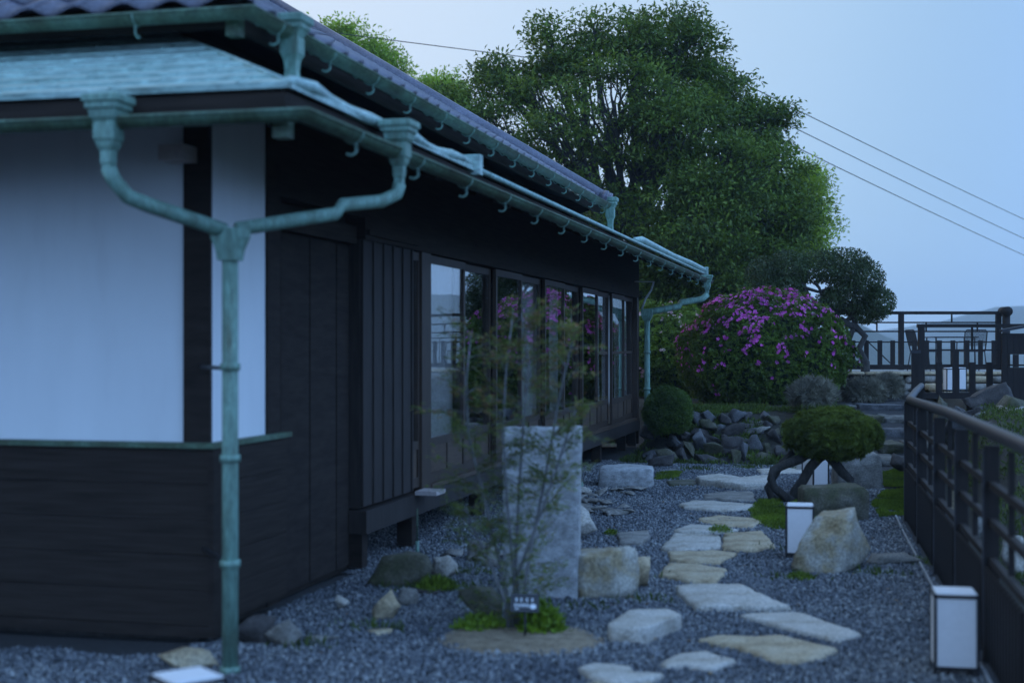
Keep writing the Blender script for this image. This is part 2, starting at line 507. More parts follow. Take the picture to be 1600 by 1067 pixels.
def make_ground():
    xs = np.concatenate([np.arange(-34, -14, 2.0), np.arange(-14, -4, 0.5), np.arange(-4, 6, 0.1), np.arange(6, 40, 1.0)])
    ys = np.concatenate([np.arange(-20, 4, 1.0), np.arange(4, 30, 0.1), np.arange(30, 60, 1.0)])
    nx, ny = len(xs), len(ys)
    vs = [(x, y, ground_h(x, y) + 0.012 * noise.noise((x * 1.7, y * 1.7, 0))) for y in ys for x in xs]
    fs, mi = [], []
    for j in range(ny - 1):
        for i in range(nx - 1):
            a = j * nx + i
            fs.append((a, a + 1, a + nx + 1, a + nx))
            z = vs[a][2]
            x, y = xs[i], ys[j]
            d = -x * SA + y * CA
            if d > 24.8 and z > 1.0: k = 2
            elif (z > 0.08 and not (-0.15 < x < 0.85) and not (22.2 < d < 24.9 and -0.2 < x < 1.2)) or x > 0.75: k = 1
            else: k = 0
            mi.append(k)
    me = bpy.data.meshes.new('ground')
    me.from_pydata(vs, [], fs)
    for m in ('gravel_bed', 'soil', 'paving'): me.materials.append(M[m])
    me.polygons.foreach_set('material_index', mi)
    me.polygons.foreach_set('use_smooth', [True] * len(fs))
    o = link('ground', me)
    prop(o, kind='structure')


make_ground()


def make_valley():
    """low land and wooded hills all round, seen far off beyond the terrace"""
    nr, na = 70, 360
    rs = [40 * (1720 / 40) ** (k / (nr - 1)) for k in range(nr)]
    vs, fs = [], []
    for r in rs:
        for a in range(na):
            t = 2 * math.pi * a / na
            x, y = r * math.sin(t), r * math.cos(t)
            az = math.degrees(t) if t < math.pi else math.degrees(t) - 360     # from +Y, clockwise
            h = -9 - 14 * ss((r - 60) / 300)
            # near wooded knoll, beyond the terrace
            k = math.exp(-((az - (-0.9)) / 2.6) ** 2) * math.exp(-((r - 700) / 170) ** 2)
            h += 33 * k
            k = math.exp(-((az - 3.5) / 3.5) ** 2) * math.exp(-((r - 850) / 200) ** 2)
            h += 23 * k
            # long ridge that climbs to the right
            if r > 900:
                f = ss((r - 950) / 550) * (1 - 0.35 * ss((r - 1600) / 600))
                rise = ss((az + 1.5) / 13.0)
                h += f * (36 + 42 * rise + 14 * noise.noise((az * 0.13, 3.1, 0)) + 4 * noise.noise((az * 0.55, 7.7, r * 0.004)))
            h += (1.2 + r * 0.0025) * noise.noise((x * 0.02, y * 0.02, 2.0))
            vs.append((x, y, h))
    for j in range(nr - 1):
        for a in range(na):
            b = (a + 1) % na
            fs.append((j * na + a, (j + 1) * na + a, (j + 1) * na + b, j * na + b))
    me = bpy.data.meshes.new('hills')
    me.from_pydata(vs, [], fs)
    me.polygons.foreach_set('use_smooth', [True] * len(fs))
    prop(link('hills', me, M['forest']), kind='structure')


make_valley()

# ------------------------------------------------------------------ the house
XW = -3.29          # plane of the glazed side wall
Y0, Y1 = 6.81, 21.45
XL = -11.0
house = thing('wooden_house', (XW, Y0, 0), 'old single storey wooden house with white plaster, glazed sliding doors and green copper eaves', 'house')


def hb(name, mat, x0, x1, y0, y1, z0, z1, parent=None):
    return MB().box(x0, x1, y0, y1, z0, z1).build(name, M[mat], parent or house)


# gable end wall facing the camera
hb('plaster_wall', 'plaster', XL, -3.442, Y0 + 0.02, Y0 + 0.14, 1.045, 3.04)
hb('corner_post', 'black_wood', -3.44, XW, Y0, Y0 + 0.03, 0.06, 3.0)
hb('plaster_wall', 'plaster', XW - 0.12, XW - 0.004, Y0 + 0.032, 7.53, 1.045, 3.0)
hb('side_post', 'black_wood', XW - 0.14, XW + 0.01, 7.532, 7.72, 0.06, 2.98)
for k, (yy) in enumerate((6.81,)):
    pass
# cap of the boarded dado, turning the corner
cap = MB().box(XL, XW + 0.05, Y0 - 0.06, Y0 - 0.001, 1.018, 1.045).box(XW + 0.001, XW + 0.05, Y0 - 0.001, 7.80, 1.018, 1.045)
cap.build('dado_cap', M['gutter_green'], house)
bz = np.linspace(0.10, 1.016, 6)
for k in range(5):
    hb('board', 'black_wood_x', XL, XW + 0.012, Y0 - 0.038 - 0.002 * (k % 2), Y0 - 0.002, bz[k] + 0.0015, bz[k + 1] - 0.0015)
    hb('board', 'black_wood_x', XW + 0.004, XW + 0.036 + 0.002 * (k % 2), Y0 + 0.03, 7.75, bz[k] + 0.0015, bz[k + 1] - 0.0015)
hb('corner_batten', 'black_wood', XW + 0.013, XW + 0.046, Y0 - 0.046, Y0 + 0.028, 0.08, 1.017)
hb('dado_backing', 'black_wood', XL, XW - 0.005, Y0 + 0.001, Y0 + 0.12, 0.06, 1.02)
hb('dado_backing', 'black_wood', XW - 0.12, XW + 0.002, Y0 + 0.122, 7.53, 0.06, 1.02)
hb('ground_beam', 'black_wood', XL, XW + 0.05, Y0 - 0.05, Y0 + 0.14, 0.04, 0.098)
hb('foundation', 'dark_stone', XL, XW - 0.1, Y0 + 0.05, Y0 + 0.3, -0.05, 0.04)
hb('bracket', 'pale_wood', -3.50, -3.36, Y0 - 0.16, Y0 - 0.002, 2.50, 2.58)

# recessed dark bay
hb('recess_wall', 'black_wood', XW - 0.20, XW - 0.12, 7.722, 9.166, 0.02, 2.98)
for k in range(6):
    y = 7.74 + k * 0.235
    hb('board', 'black_wood', XW - 0.118, XW - 0.10 + 0.004 * (k % 2), y, y + 0.225, 0.06, 2.23)
hb('beam', 'black_wood_x', XW - 0.118, XW - 0.04, 7.722, 9.158, 2.24, 2.36)

# shutter box with upright boards
box = hb('shutter_box', 'grey_wood', XW - 0.30, XW - 0.03, 9.17, 10.26, 0.44, 2.30)
for k in range(5):
    y = 9.18 + k * 0.217
    hb('board', 'grey_wood', XW - 0.028, XW - 0.006, y, y + 0.205, 0.45, 2.28, box)
    hb('batten', 'grey_wood', XW - 0.0055, XW + 0.006, y + 0.188, y + 0.214, 0.452, 2.278, box)
hb('box_lid', 'black_wood_x', XW - 0.3, XW + 0.05, 9.16, 10.28, 2.302, 2.34, box)
hb('sill_beam', 'grey_wood', XW - 0.16, XW + 0.03, 9.14, Y1, 0.27, 0.425)
hb('ledge_board', 'pale_wood', XW + 0.032, XW + 0.20, 10.22, 10.46, 0.425, 0.455)
# posts on foundation stones
for y in (9.25, 10.36, 12.4, 14.4, 16.4, 18.4, 20.4, 21.35):
    hb('floor_post', 'black_wood', XW - 0.14, XW - 0.02, y - 0.055, y + 0.055, 0.03, 0.268)
hb('wall_post', 'brown_wood_z', XW - 0.13, XW + 0.012, 10.46, 10.70, 0.428, 2.27)
hb('wall_post', 'brown_wood_z', XW - 0.13, XW + 0.012, 21.30, Y1, 0.428, 2.27)
hb('lintel', 'black_wood_x', XW - 0.13, XW + 0.02, 9.15, Y1, 2.272, 2.42)
hb('upper_wall', 'black_wood_x', XW - 0.12, XW, 7.73, Y1, 2.422, 3.02)
hb('door_track', 'brown_wood', XW - 0.13, XW + 0.02, 10.70, 21.30, 0.428, 0.462)

# sliding glass doors
DW = 1.06
ND = 10


def door(y, midrail, inset, narrow=False, w=DW):
    x1 = XW - 0.008 - inset
    x0 = x1 - 0.034
    st = 0.055 if not narrow else 0.03
    z0, z1 = 0.466, 2.262
    f = MB()
    f.box(x0, x1, y, y + st, z0, z1).box(x0, x1, y + w - st, y + w, z0, z1)
    f.box(x0, x1, y + st, y + w - st, z1 - 0.06, z1)
    f.box(x0, x1, y + st, y + w - st, z0, z0 + 0.075)
    f.box(x0, x1, y + st, y + w - st, 0.755, 0.82)
    o = f.build('sliding_door', M['brown_wood_z'], house)
    if midrail:
        hb('crossbar', 'brown_wood', x0 + 0.003, x1 - 0.003, y + st, y + w - st, 1.435, 1.47, o)
    hb('glass_pane', 'glass', x0 + 0.013, x0 + 0.018, y + st + 0.001, y + w - st - 0.001, 0.821, z1 - 0.061, o)
    half = (w - 2 * st) / 2
    for k in range(2 if not narrow else 1):
        a = y + st + 0.012 + k * half
        b = a + (half if not narrow else w - 2 * st) - 0.024
        hb('wood_panel', 'brown_wood', x0 + 0.008, x1 - 0.010, a, b, z0 + 0.076, 0.754, o)
    if not narrow:
        hb('panel_stile', 'brown_wood_z', x0 + 0.002, x1 - 0.002, y + w / 2 - 0.012, y + w / 2 + 0.012, z0 + 0.076, 0.754, o)
    return o


door(10.275, False, 0.0, True, 0.18)
for k in range(ND):
    door(10.705 + k * DW, k >= 7, 0.0 if k % 2 == 0 else 0.05)

# rooms behind the glass
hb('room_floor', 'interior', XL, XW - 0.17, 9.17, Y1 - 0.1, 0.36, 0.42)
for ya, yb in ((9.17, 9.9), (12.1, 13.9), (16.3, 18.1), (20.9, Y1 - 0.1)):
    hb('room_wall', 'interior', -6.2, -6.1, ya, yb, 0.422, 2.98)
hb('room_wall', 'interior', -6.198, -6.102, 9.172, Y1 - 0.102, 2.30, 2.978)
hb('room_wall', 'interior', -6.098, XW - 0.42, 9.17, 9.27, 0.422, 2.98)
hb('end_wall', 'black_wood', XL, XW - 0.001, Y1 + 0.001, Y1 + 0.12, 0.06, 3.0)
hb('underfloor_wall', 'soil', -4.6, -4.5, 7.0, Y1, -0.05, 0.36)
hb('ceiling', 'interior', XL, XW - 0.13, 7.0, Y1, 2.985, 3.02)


def curtain(y0, y1, x):
    n = max(6, int((y1 - y0) / 0.035))
    v, f = [], []
    for i in range(n + 1):
        y = y0 + (y1 - y0) * i / n
        xx = x + 0.018 * math.sin(i * 1.35) + 0.006 * math.sin(i * 3.1)
        for z in (0.45, 0.9, 1.5, 2.25):
            v.append((xx + 0.006 * math.sin(z * 3 + i), y, z))
    for i in range(n):
        for k in range(3):
            a = i * 4 + k
            f.append((a, a + 4, a + 5, a + 1))
    mb = MB(True); mb.add(v, f)
    mb.build('curtain', M['curtain'], house)


for a, b in ((10.98, 11.80), (14.40, 15.15), (15.75, 16.35), (18.6, 18.85), (19.1, 19.9), (20.1, 20.45), (20.7, 21.1)):
    curtain(a, b, XW - 0.135)

# lower copper roof ------------------------------------------------
XE, YE, ZE = -2.42, 5.80, 2.683           # eave edges and height
SL = 0.45
XT, YT = -3.82, 7.20             # where it meets the upper wall
NC = 11
YEND = 22.75


def lowroof(name, i, side):
    """one course of copper sheet on the front or on the side slope"""
    run = (YT - YE) / NC
    a, b = i * run, (i + 1) * run + 0.03
    mb = MB()
    lip = 0.024
    if side == 'front':
        ya, yb = YE + a, YE + b
        za, zb = ZE + a * SL + lip, ZE + b * SL
        xa, xb = XE - a, XE - b
        mb.add([(XL, ya, za - 0.03), (xa, ya, za - 0.03), (xa, ya, za), (XL, ya, za), (xb, yb, zb), (XL, yb, zb)],
               [(0, 1, 2, 3), (3, 2, 4, 5)])
        # standing joints between sheets
        for k in range(9):
            x = xa - 0.25 - k * 0.62 - (i % 2) * 0.31
            mb.bar((x, ya - 0.002, za + 0.001), (x, yb, zb + 0.004), 0.018, 0.008)
    else:
        xa, xb = XE - a, XE - b
        za, zb = ZE + a * SL + lip, ZE + b * SL
        ya, yb = YE + a, YE + b
        mb.add([(xa, ya, za - 0.03), (xa, YEND, za - 0.03), (xa, YEND, za), (xa, ya, za), (xb, YEND, zb), (xb, yb, zb)],
               [(0, 1, 2, 3), (3, 2, 4, 5)])
    return mb.build(name, M['copper_roof'], house)


for i in range(NC):
    lowroof('copper_sheet', i, 'front')
    lowroof('copper_sheet', i, 'side')
# rolled copper along the hip and over the near side eave, with a blunt end
hip = MB(True)
hip.tube([(XE + 0.01, YE - 0.01, ZE + 0.012), (XE - 0.55, YE + 0.55, ZE + 0.55 * SL + 0.018), (XT, YT, ZE + (YT - YE) * SL + 0.018)], 0.010, 8)
hip.build('hip_roll', M['copper_roof'], house)
edge = MB(True)
pts = []
for k in range(13):
    y = YE + 0.05 + k * (8.85 - YE - 0.05) / 12
    pts.append((XE - 0.02 + 0.012 * math.sin(k * 1.9), y, ZE + 0.03 + 0.012 * math.sin(k * 1.3)))
edge.tube(pts, [0.027 + 0.006 * math.sin(k * 2.1) for k in range(13)], 10)
edge.build('eave_roll', M['copper_roof'], house)
hb('eave_roll_end', 'copper_roof', XE - 0.075, XE + 0.035, 8.85, 8.93, ZE - 0.03, ZE + 0.10)
e2 = MB(True)
e2.tube([(XE + 0.0, 8.93, ZE + 0.012), (XE, 15, ZE + 0.012), (XE, YEND, ZE + 0.014)], 0.018, 8)
e2.build('eave_edge', M['copper_roof'], house)
e3 = MB(True)
e3.tube([(XE - 0.03, 15.7, ZE + 0.05), (XE - 0.02, 16.2, ZE + 0.075), (XE - 0.03, 19, ZE + 0.07), (XE - 0.02, 21, ZE + 0.08), (XE - 0.02, YEND, ZE + 0.07)], [0.02, 0.045, 0.04, 0.045, 0.05], 8)
e3.build('eave_roll', M['copper_roof'], house)
hb('eave_roll_end', 'copper_roof', XE - 0.09, XE + 0.05, YEND, YEND + 0.12, ZE + 0.0, ZE + 0.12)
# fascia and soffit
hb('fascia', 'black_wood_x', XL, XE - 0.03, YE + 0.02, YE + 0.05, ZE - 0.115, ZE - 0.016)
hb('fascia', 'black_wood_x', XE - 0.058, XE - 0.028, YE + 0.051, YEND - 0.03, ZE - 0.115, ZE - 0.016)
sof = MB()
sof.add([(XL, YE + 0.052, ZE - 0.05), (XE - 0.06, YE + 0.052, ZE - 0.05), (XT, YT, ZE - 0.05 + (YT - YE) * SL), (XL, YT, ZE - 0.05 + (YT - YE) * SL)], [(0, 1, 2, 3)])
sof.add([(XE - 0.06, YE + 0.052, ZE - 0.05), (XE - 0.06, YEND - 0.03, ZE - 0.05), (XT, YEND - 0.03, ZE - 0.05 + (YT - YE) * SL), (XT, YT, ZE - 0.05 + (YT - YE) * SL)], [(0, 1, 2, 3)])
sof.build('soffit', M['black_wood_x'], house)
raf = MB().bar((XE - 0.07, 0, ZE - 0.105), (XW + 0.005, 0, ZE - 0.105 + (XE - 0.07 - XW) * SL), 0.05, 0.06).mesh('rafter')
for k in range(34):
    link('rafter', raf, M['black_wood'], house, (-XW, 6.9 + k * 0.46 - Y0, 0))
raf2 = MB().bar((0, YE + 0.06, ZE - 0.105), (0, Y0 - 0.005, ZE - 0.105 + (Y0 - YE) * SL), 0.05, 0.06).mesh('rafter')
for k in range(14):
    link('rafter', raf2, M['black_wood'], house, (-3.6 - k * 0.46 - XW, -Y0, 0))
# wall between the two roofs
hb('clerestory_wall', 'black_wood_x', XL, XT - 0.001, YT + 0.001, 16.4, 2.99, 3.6)

# upper tiled roof --------------------------------------------------
UX, UY, UZ = -2.99, 6.50, 3.248
US = 0.607
UYE = 16.73
UT = 4.4
rf = MB()
rf.add([(XL, UY, UZ), (UX, UY, UZ), (UX - UT, UY + UT, UZ + UT * US), (XL, UY + UT, UZ + UT * US)], [(0, 1, 2, 3)])
rf.add([(UX, UY, UZ), (UX, UYE, UZ), (UX - UT, UYE, UZ + UT * US), (UX - UT, UY + UT, UZ + UT * US)], [(0, 1, 2, 3)])
rf.add([(UX - UT, UY + UT, UZ + UT * US), (UX - UT, UYE, UZ + UT * US), (XL, UYE, UZ + 1.5), (XL, UY + UT, UZ + UT * US)], [(0, 1, 2, 3)])
roof = rf.build('tiled_roof', M['roof_tile'], house)


def tile_profile(n=9, w=0.275):
    return [(w * (k / (n - 1)), 0.022 * math.cos(2 * math.pi * (k / (n - 1)) ** 0.85 + 0.6)) for k in range(n)]


def tile_vf(w=0.275, l=0.27, th=0.022):
    pr = tile_profile(9, w)
    v, f = [], []
    n = len(pr)
    for (yy, lift) in ((0.0, 0.040), (l, 0.012)):
        for x, z in pr: v.append((x, yy, z + lift))
        for x, z in pr: v.append((x, yy, z + lift - th))
    for k in range(n - 1):
        f.append((k, k + 1, 2 * n + k + 1, 2 * n + k))        # top
        f.append((n + k + 1, n + k, k, k + 1)[::-1])           # front edge
    f.append((0, 2 * n, 3 * n, n)); f.append((n - 1, 2 * n - 1, 4 * n - 1, 3 * n - 1))
    return v, f


tv, tf = tile_vf()
tile_me = MB(True).add(tv, tf).mesh('tile')
tile_me.materials.append(M['roof_tile'])
ang = math.atan(US)
EX = 0.235


def slope_mats(side, i, j):
    along, up = j * 0.265, i * EX
    if side == 'front':      # x runs to -X from the corner, y up the slope
        Rm = Matrix(((1, 0, 0), (0, math.cos(ang), -math.sin(ang)), (0, math.sin(ang), math.cos(ang)))).to_4x4()
        pos = Vector((UX - 0.30 - along, UY - 0.05 + up * math.cos(ang), UZ - 0.03 + up * math.sin(ang)))
    else:
        Rm = (Matrix.Rotation(R(90), 3, 'Z') @ Matrix(((1, 0, 0), (0, math.cos(ang), -math.sin(ang)), (0, math.sin(ang), math.cos(ang))))).to_4x4()
        pos = Vector((UX + 0.05 - up * math.cos(ang), UY + 0.03 + along, UZ - 0.03 + up * math.sin(ang)))
    return Matrix.Translation(pos) @ Rm


rest = MB(True)
for side in ('front', 'side'):
    nrow = 21
    ncol = 31 if side == 'front' else 35
    for i in range(nrow):
        for j in range(ncol):
            h = i * EX * math.cos(ang)
            if j * 0.265 + (0.02 if side == 'front' else -0.02) < h - 0.1: continue
            m = slope_mats(side, i, j)
            if (side == 'front' and i < 4 and j < 17 + i) or (side == 'side' and i < 4):
                o = link('tile', tile_me, None, roof)
                o.matrix_local = Matrix.Translation(-house.location) @ m
            elif i < 21:
                rest.add([m @ Vector(v) for v in tv], tf)
o = rest.build('upper_tiles', M['roof_tile'], roof)
o['kind'] = 'stuff'
# rolls: hip, verge and ridge
hr = MB(True)
hr.tube([(UX + 0.03, UY - 0.03, UZ + 0.08), (UX - UT, UY + UT, UZ + UT * US + 0.10)], 0.085, 8)
hr.build('hip_tiles', M['roof_tile'], roof)
for (xo, r_, y) in ((0.05, 0.075, UYE), (-0.0, 0.10, UYE - 0.26)):
    vr = MB(True)
    vr.tube([(UX + xo, y, UZ + 0.045), (UX - UT, y, UZ + UT * US + 0.045)], r_, 10)
    vr.build('verge_roll', M['roof_tile'], roof)
for y in (UYE, UYE - 0.26):
    ve = MB(True)
    ve.tube([(UX + 0.05, y, UZ + 0.045), (UX + 0.10, y, UZ + 0.03)], 0.085, 12)
    ve.build('round_end_tile', M['roof_tile'], roof)
rr = MB(True)
rr.tube([(UX - UT, UY + UT - 0.2, UZ + UT * US + 0.14), (UX - UT, UYE + 0.05, UZ + UT * US + 0.14)], 0.13, 8)
rr.build('ridge_tiles', M['roof_tile'], roof)
# soffit and fascia of the upper roof
s2 = MB()
s2.box(XL, UX - 0.04, UY + 0.03, UY + 0.06, UZ - 0.12, UZ - 0.045).box(UX - 0.07, UX - 0.04, UY + 0.061, UYE - 0.05, UZ - 0.12, UZ - 0.045)
s2.build('fascia', M['black_wood_x'], house)
s3 = MB()
zi = UZ - 0.06 + 0.32
s3.add([(XL, UY + 0.04, UZ - 0.06), (UX - 0.05, UY + 0.04, UZ - 0.06), (UX - 1.1, UY + 1.1, zi), (XL, UY + 1.1, zi)], [(0, 1, 2, 3)])
s3.add([(UX - 0.05, UY + 0.04, UZ - 0.06), (UX - 0.05, UYE - 0.04, UZ - 0.06), (UX - 1.1, UYE - 0.04, zi), (UX - 1.1, UY + 1.1, zi)], [(0, 1, 2, 3)])
s3.build('soffit', M['black_wood_x'], house)
gb = MB()
gb.add([(UX - 0.05, UYE - 0.03, UZ - 0.05), (UX - UT, UYE - 0.03, UZ + UT * US - 0.02), (XL, UYE - 0.03, UZ + 1.4), (XL, UYE - 0.03, 2.9), (UX - 0.9, UYE - 0.03, 2.9)], [(0, 1, 2, 3, 4)])
gb.build('gable_board', M['black_wood_x'], house)


# gutters -----------------------------------------------------------
def gutter(path, r, mat, name='gutter'):
    """half round channel open to the sky, swept along a level path with mitred corners"""
    n = 10
    path = [Vector(p) for p in path]
    v, f = [], []
    for i, p in enumerate(path):
        if i == 0: t = path[1] - p
        elif i == len(path) - 1: t = p - path[i - 1]
        else: t = (p - path[i - 1]).normalized() + (path[i + 1] - p).normalized()
        t.normalize()
        s = Vector((t.y, -t.x, 0)).normalized()
        if 0 < i < len(path) - 1:
            c = t.dot((p - path[i - 1]).normalized())
            s = s / max(0.3, c)
        for rr_ in (r, r - 0.006):
            for k in range(n + 1):
                a = math.pi * k / n
                v.append(p + s * rr_ * math.cos(a) + Vector((0, 0, -rr_ * math.sin(a))))
    m = 2 * (n + 1)
    for i in range(len(path) - 1):
        for k in range(n):
            a = i * m + k
            f.append((a, a + 1, a + m + 1, a + m))
            b = a + n + 1
            f.append((b, b + m, b + m + 1, b + 1))
        a = i * m
        f.append((a, a + m, a + m + n + 1, a + n + 1))
        a = i * m + n
        f.append((a, a + n + 1, a + m + n + 1, a + m))
    for e in (0, len(path) - 1):
        f.append(tuple(e * m + k for k in range(n + 1)))
    g = MB(True); g.add(v, f)
    # rolled outer lip
    g.tube([p + (Vector((1, -1, 0)) if 0 < i < len(path) - 1 else (Vector((0, -1, 0)) if i == 0 and len(path) > 2 else Vector((1, 0, 0)))) * r for i, p in enumerate(path)], 0.009, 6)
    return g.build(name, M[mat], house)


def hook_mesh(r, flip):
    """gutter hook: arm from the eave, round under the channel and curled up outside"""
    pts = [(-0.14, 0, 0.04), (-0.10, 0, -0.005)]
    for k in range(9):
        a = math.pi * (1.0 + k / 8)
        pts.append((math.cos(a) * (r + 0.006), 0, math.sin(a) * (r + 0.006)))
    p2 = [(0.012, 0, -r - 0.002), (0.016, 0, -r - 0.03)]
    for k in range(7):
        a = R(100) - math.pi * 1.0 * k / 6
        p2.append((-0.012 + 0.028 * math.cos(a - R(60)), 0, -r - 0.036 + 0.024 * math.sin(a - R(60))))
    mb = MB(True)
    mb.tube(pts, 0.005, 6)
    mb.tube(p2, 0.007, 6)
    me = mb.mesh('gutter_hook')
    me.materials.append(M['patina'])
    return me


GL = (-2.33, 5.71, 2.555)
g1 = gutter([(XL, GL[1], GL[2] - 0.005), (GL[0], GL[1], GL[2]), (GL[0], 22.8, GL[2] + 0.02)], 0.047, 'gutter_green')
hm = hook_mesh(0.046, 1)
for k in range(17):
    y = 6.35 + k * 0.97
    if y > 22.4: break
    link('gutter_hook', hm, None, g1, (GL[0] - XW, y - Y0, GL[2]))
GU = (-2.90, 6.43, 3.190)
g2 = gutter([(XL, GU[1], GU[2] - 0.005), (GU[0], GU[1], GU[2]), (GU[0], 16.84, GU[2] + 0.02)], 0.050, 'gutter_green')
for k in range(15):
    y = 6.76 + k * 0.73
    if y > 16.5: break
    link('gutter_hook', hm, None, g2, (GU[0] - XW, y - Y0, GU[2]))
for k in range(5):
    link('gutter_hook', hm, None, g1, (-3.9 - k * 0.97 - XW, GL[1] - Y0, GL[2]), (0, 0, R(-90)))
    link('gutter_hook', hm, None, g2, (-3.5 - k * 0.97 - XW, GU[1] - Y0, GU[2]), (0, 0, R(-90)))
hb('gutter_bracket', 'gutter_green', GL[0] - 0.16, GL[0] - 0.09, GL[1] + 0.06, GL[1] + 0.13, GL[2] - 0.10, GL[2] - 0.02, g1)
hb('gutter_bracket', 'gutter_green', GU[0] - 0.15, GU[0] - 0.08, GU[1] + 0.06, GU[1] + 0.13, GU[2] - 0.11, GU[2] - 0.02, g2)


def leader(cx, cy, zt, s=1.0, parent=None, short=False, rz=0.0):
    """moulded copper rain head: flared mouth, block, stepped neck"""
    secs = [(0.105, 0.0), (0.112, -0.006), (0.112, -0.03), (0.098, -0.036), (0.098, -0.058), (0.084, -0.064), (0.078, -0.095),
            (0.060, -0.115), (0.064, -0.120), (0.064, -0.185), (0.056, -0.192), (0.05, -0.215), (0.036, -0.235), (0.034, -0.285), (0.028, -0.29), (0.028, -0.33)]
    if short:
        secs = [(0.105, 0.0), (0.112, -0.006), (0.112, -0.03), (0.095, -0.036), (0.095, -0.055), (0.078, -0.065), (0.058, -0.09), (0.064, -0.095), (0.064, -0.16),
                (0.046, -0.185), (0.038, -0.23), (0.05, -0.30), (0.058, -0.33)]
    mb = MB()
    mb.loft([(cx, cy, a * 0.77, a * 0.77, zt + z * s) for a, z in secs], rz)
    return mb.build('rain_head', M['patina'], parent or house)


# near downpipe with its two branches
PX, PY = -2.885, 6.19
dp = MB(True)
dp.tube([(PX, PY, -0.02), (PX, PY, 1.0), (PX, PY, 1.97)], 0.038, 14)
down = dp.build('downpipe', M['patina'], house)
for z in (0.025, 0.525, 1.02, 1.45):
    cm = MB(True); cm.tube([(PX, PY, z - 0.016), (PX, PY, z + 0.016)], 0.048, 14)
    cm.build('collar', M['patina'], down)
for z in (0.50, 1.44):
    hk = MB(); hk.bar((PX, PY + 0.04, z), (XW - 0.05, Y0 + 0.005, z), 0.012, 0.02)
    hk.build('pipe_stay', M['metal_black'], down)
fn = MB(); fn.loft([(PX, PY, 0.045, 0.045, 1.95), (PX, PY, 0.052, 0.052, 2.00), (PX, PY, 0.075, 0.06, 2.06), (PX, PY, 0.078, 0.062, 2.10)])
fn.build('funnel', M['patina'], down)
HA = (-3.235, GL[1] - 0.02)
HB = (GL[0] + 0.02, 6.98)
leader(HA[0], HA[1], 2.655, 1.05, down)
leader(HB[0], HB[1], 2.705, 1.0, down)
br = MB(True)
br.tube([(HA[0], HA[1], 2.335), (HA[0] + 0.01, HA[1] + 0.02, 2.29), (HA[0] + 0.05, HA[1] + 0.08, 2.215), (HA[0] + 0.11, HA[1] + 0.15, 2.185), (PX - 0.02, PY - 0.02, 2.09)], 0.036, 10)
br.build('branch_pipe', M['patina'], down)
br = MB(True)
br.tube([(HB[0], HB[1], 2.38), (HB[0] - 0.01, HB[1] - 0.01, 2.33), (HB[0] - 0.06, HB[1] - 0.1, 2.285), (HB[0] - 0.20, HB[1] - 0.30, 2.25), (HB[0] - 0.22, HB[1] - 0.33, 2.205), (PX + 0.02, PY + 0.03, 2.10)], 0.034, 10)
br.build('branch_pipe', M['patina'], down)
# short rain heads that drain the upper gutter on to the lower roof
leader(GU[0] + 0.02, 6.93, 3.267, 1.25, g2, True)
leader(GU[0] + 0.03, 16.57, 3.294, 1.4, g2, True)
# far downpipe
FX, FY = -3.12, 21.25
dp = MB(True)
dp.tube([(FX, FY, -0.02), (FX, FY, 2.0)], 0.043, 12)
down2 = dp.build('downpipe', M['patina'], house)
for z in (0.35, 0.9, 1.45):
    cm = MB(True); cm.tube([(FX, FY, z - 0.02), (FX, FY, z + 0.02)], 0.052, 12)
    cm.build('collar', M['patina'], down2)
leader(GL[0] + 0.02, 22.1, 2.64, 1.0, down2)
br = MB(True)
br.tube([(GL[0] + 0.02, 22.1, 2.34), (GL[0] - 0.05, 22.05, 2.27), (GL[0] - 0.35, 21.8, 2.21), (GL[0] - 0.38, 21.78, 2.15), (FX, FY, 2.05)], 0.05, 10)
br.build('branch_pipe', M['patina'], down2)
fn = MB(); fn.loft([(FX, FY, 0.045, 0.045, 1.92), (FX, FY, 0.08, 0.08, 2.0), (FX, FY, 0.082, 0.08, 2.1)])
fn.build('funnel', M['patina'], down2)
# small lamp bracket under the far eave and thin drain rods under the sill
lm = MB(); lm.bar((XW + 0.02, 21.0, 2.50), (XW + 0.30, 21.1, 2.50), 0.1, 0.012)
lamp = lm.build('eave_lamp', M['white_print'], house)
lm = MB(True); lm.tube([(XW + 0.29, 21.1, 2.49), (XW + 0.25, 21.12, 2.38), (XW + 0.16, 21.15, 2.25), (XW + 0.10, 21.2, 2.10)], 0.016, 6)
lm.build('lamp_cord', M['white_print'], lamp)
for (px, py, z) in ((652, 866, 0.30), (909, 768, 0.30)):
    g = G(px, py)
    rd = MB(True); rd.tube([(g.x, g.y, 0.10), (g.x, g.y, 0.34)], 0.006, 6)
    r1 = rd.build('drain_rod', M['gutter_green'], house)
    rd = MB(True); rd.tube([(g.x, g.y, -0.02), (g.x, g.y, 0.10)], 0.014, 8)
    rd.build('rod_sleeve', M['patina'], r1)
for (px, y_) in ((690, 0), (1005, 0)):
    pass


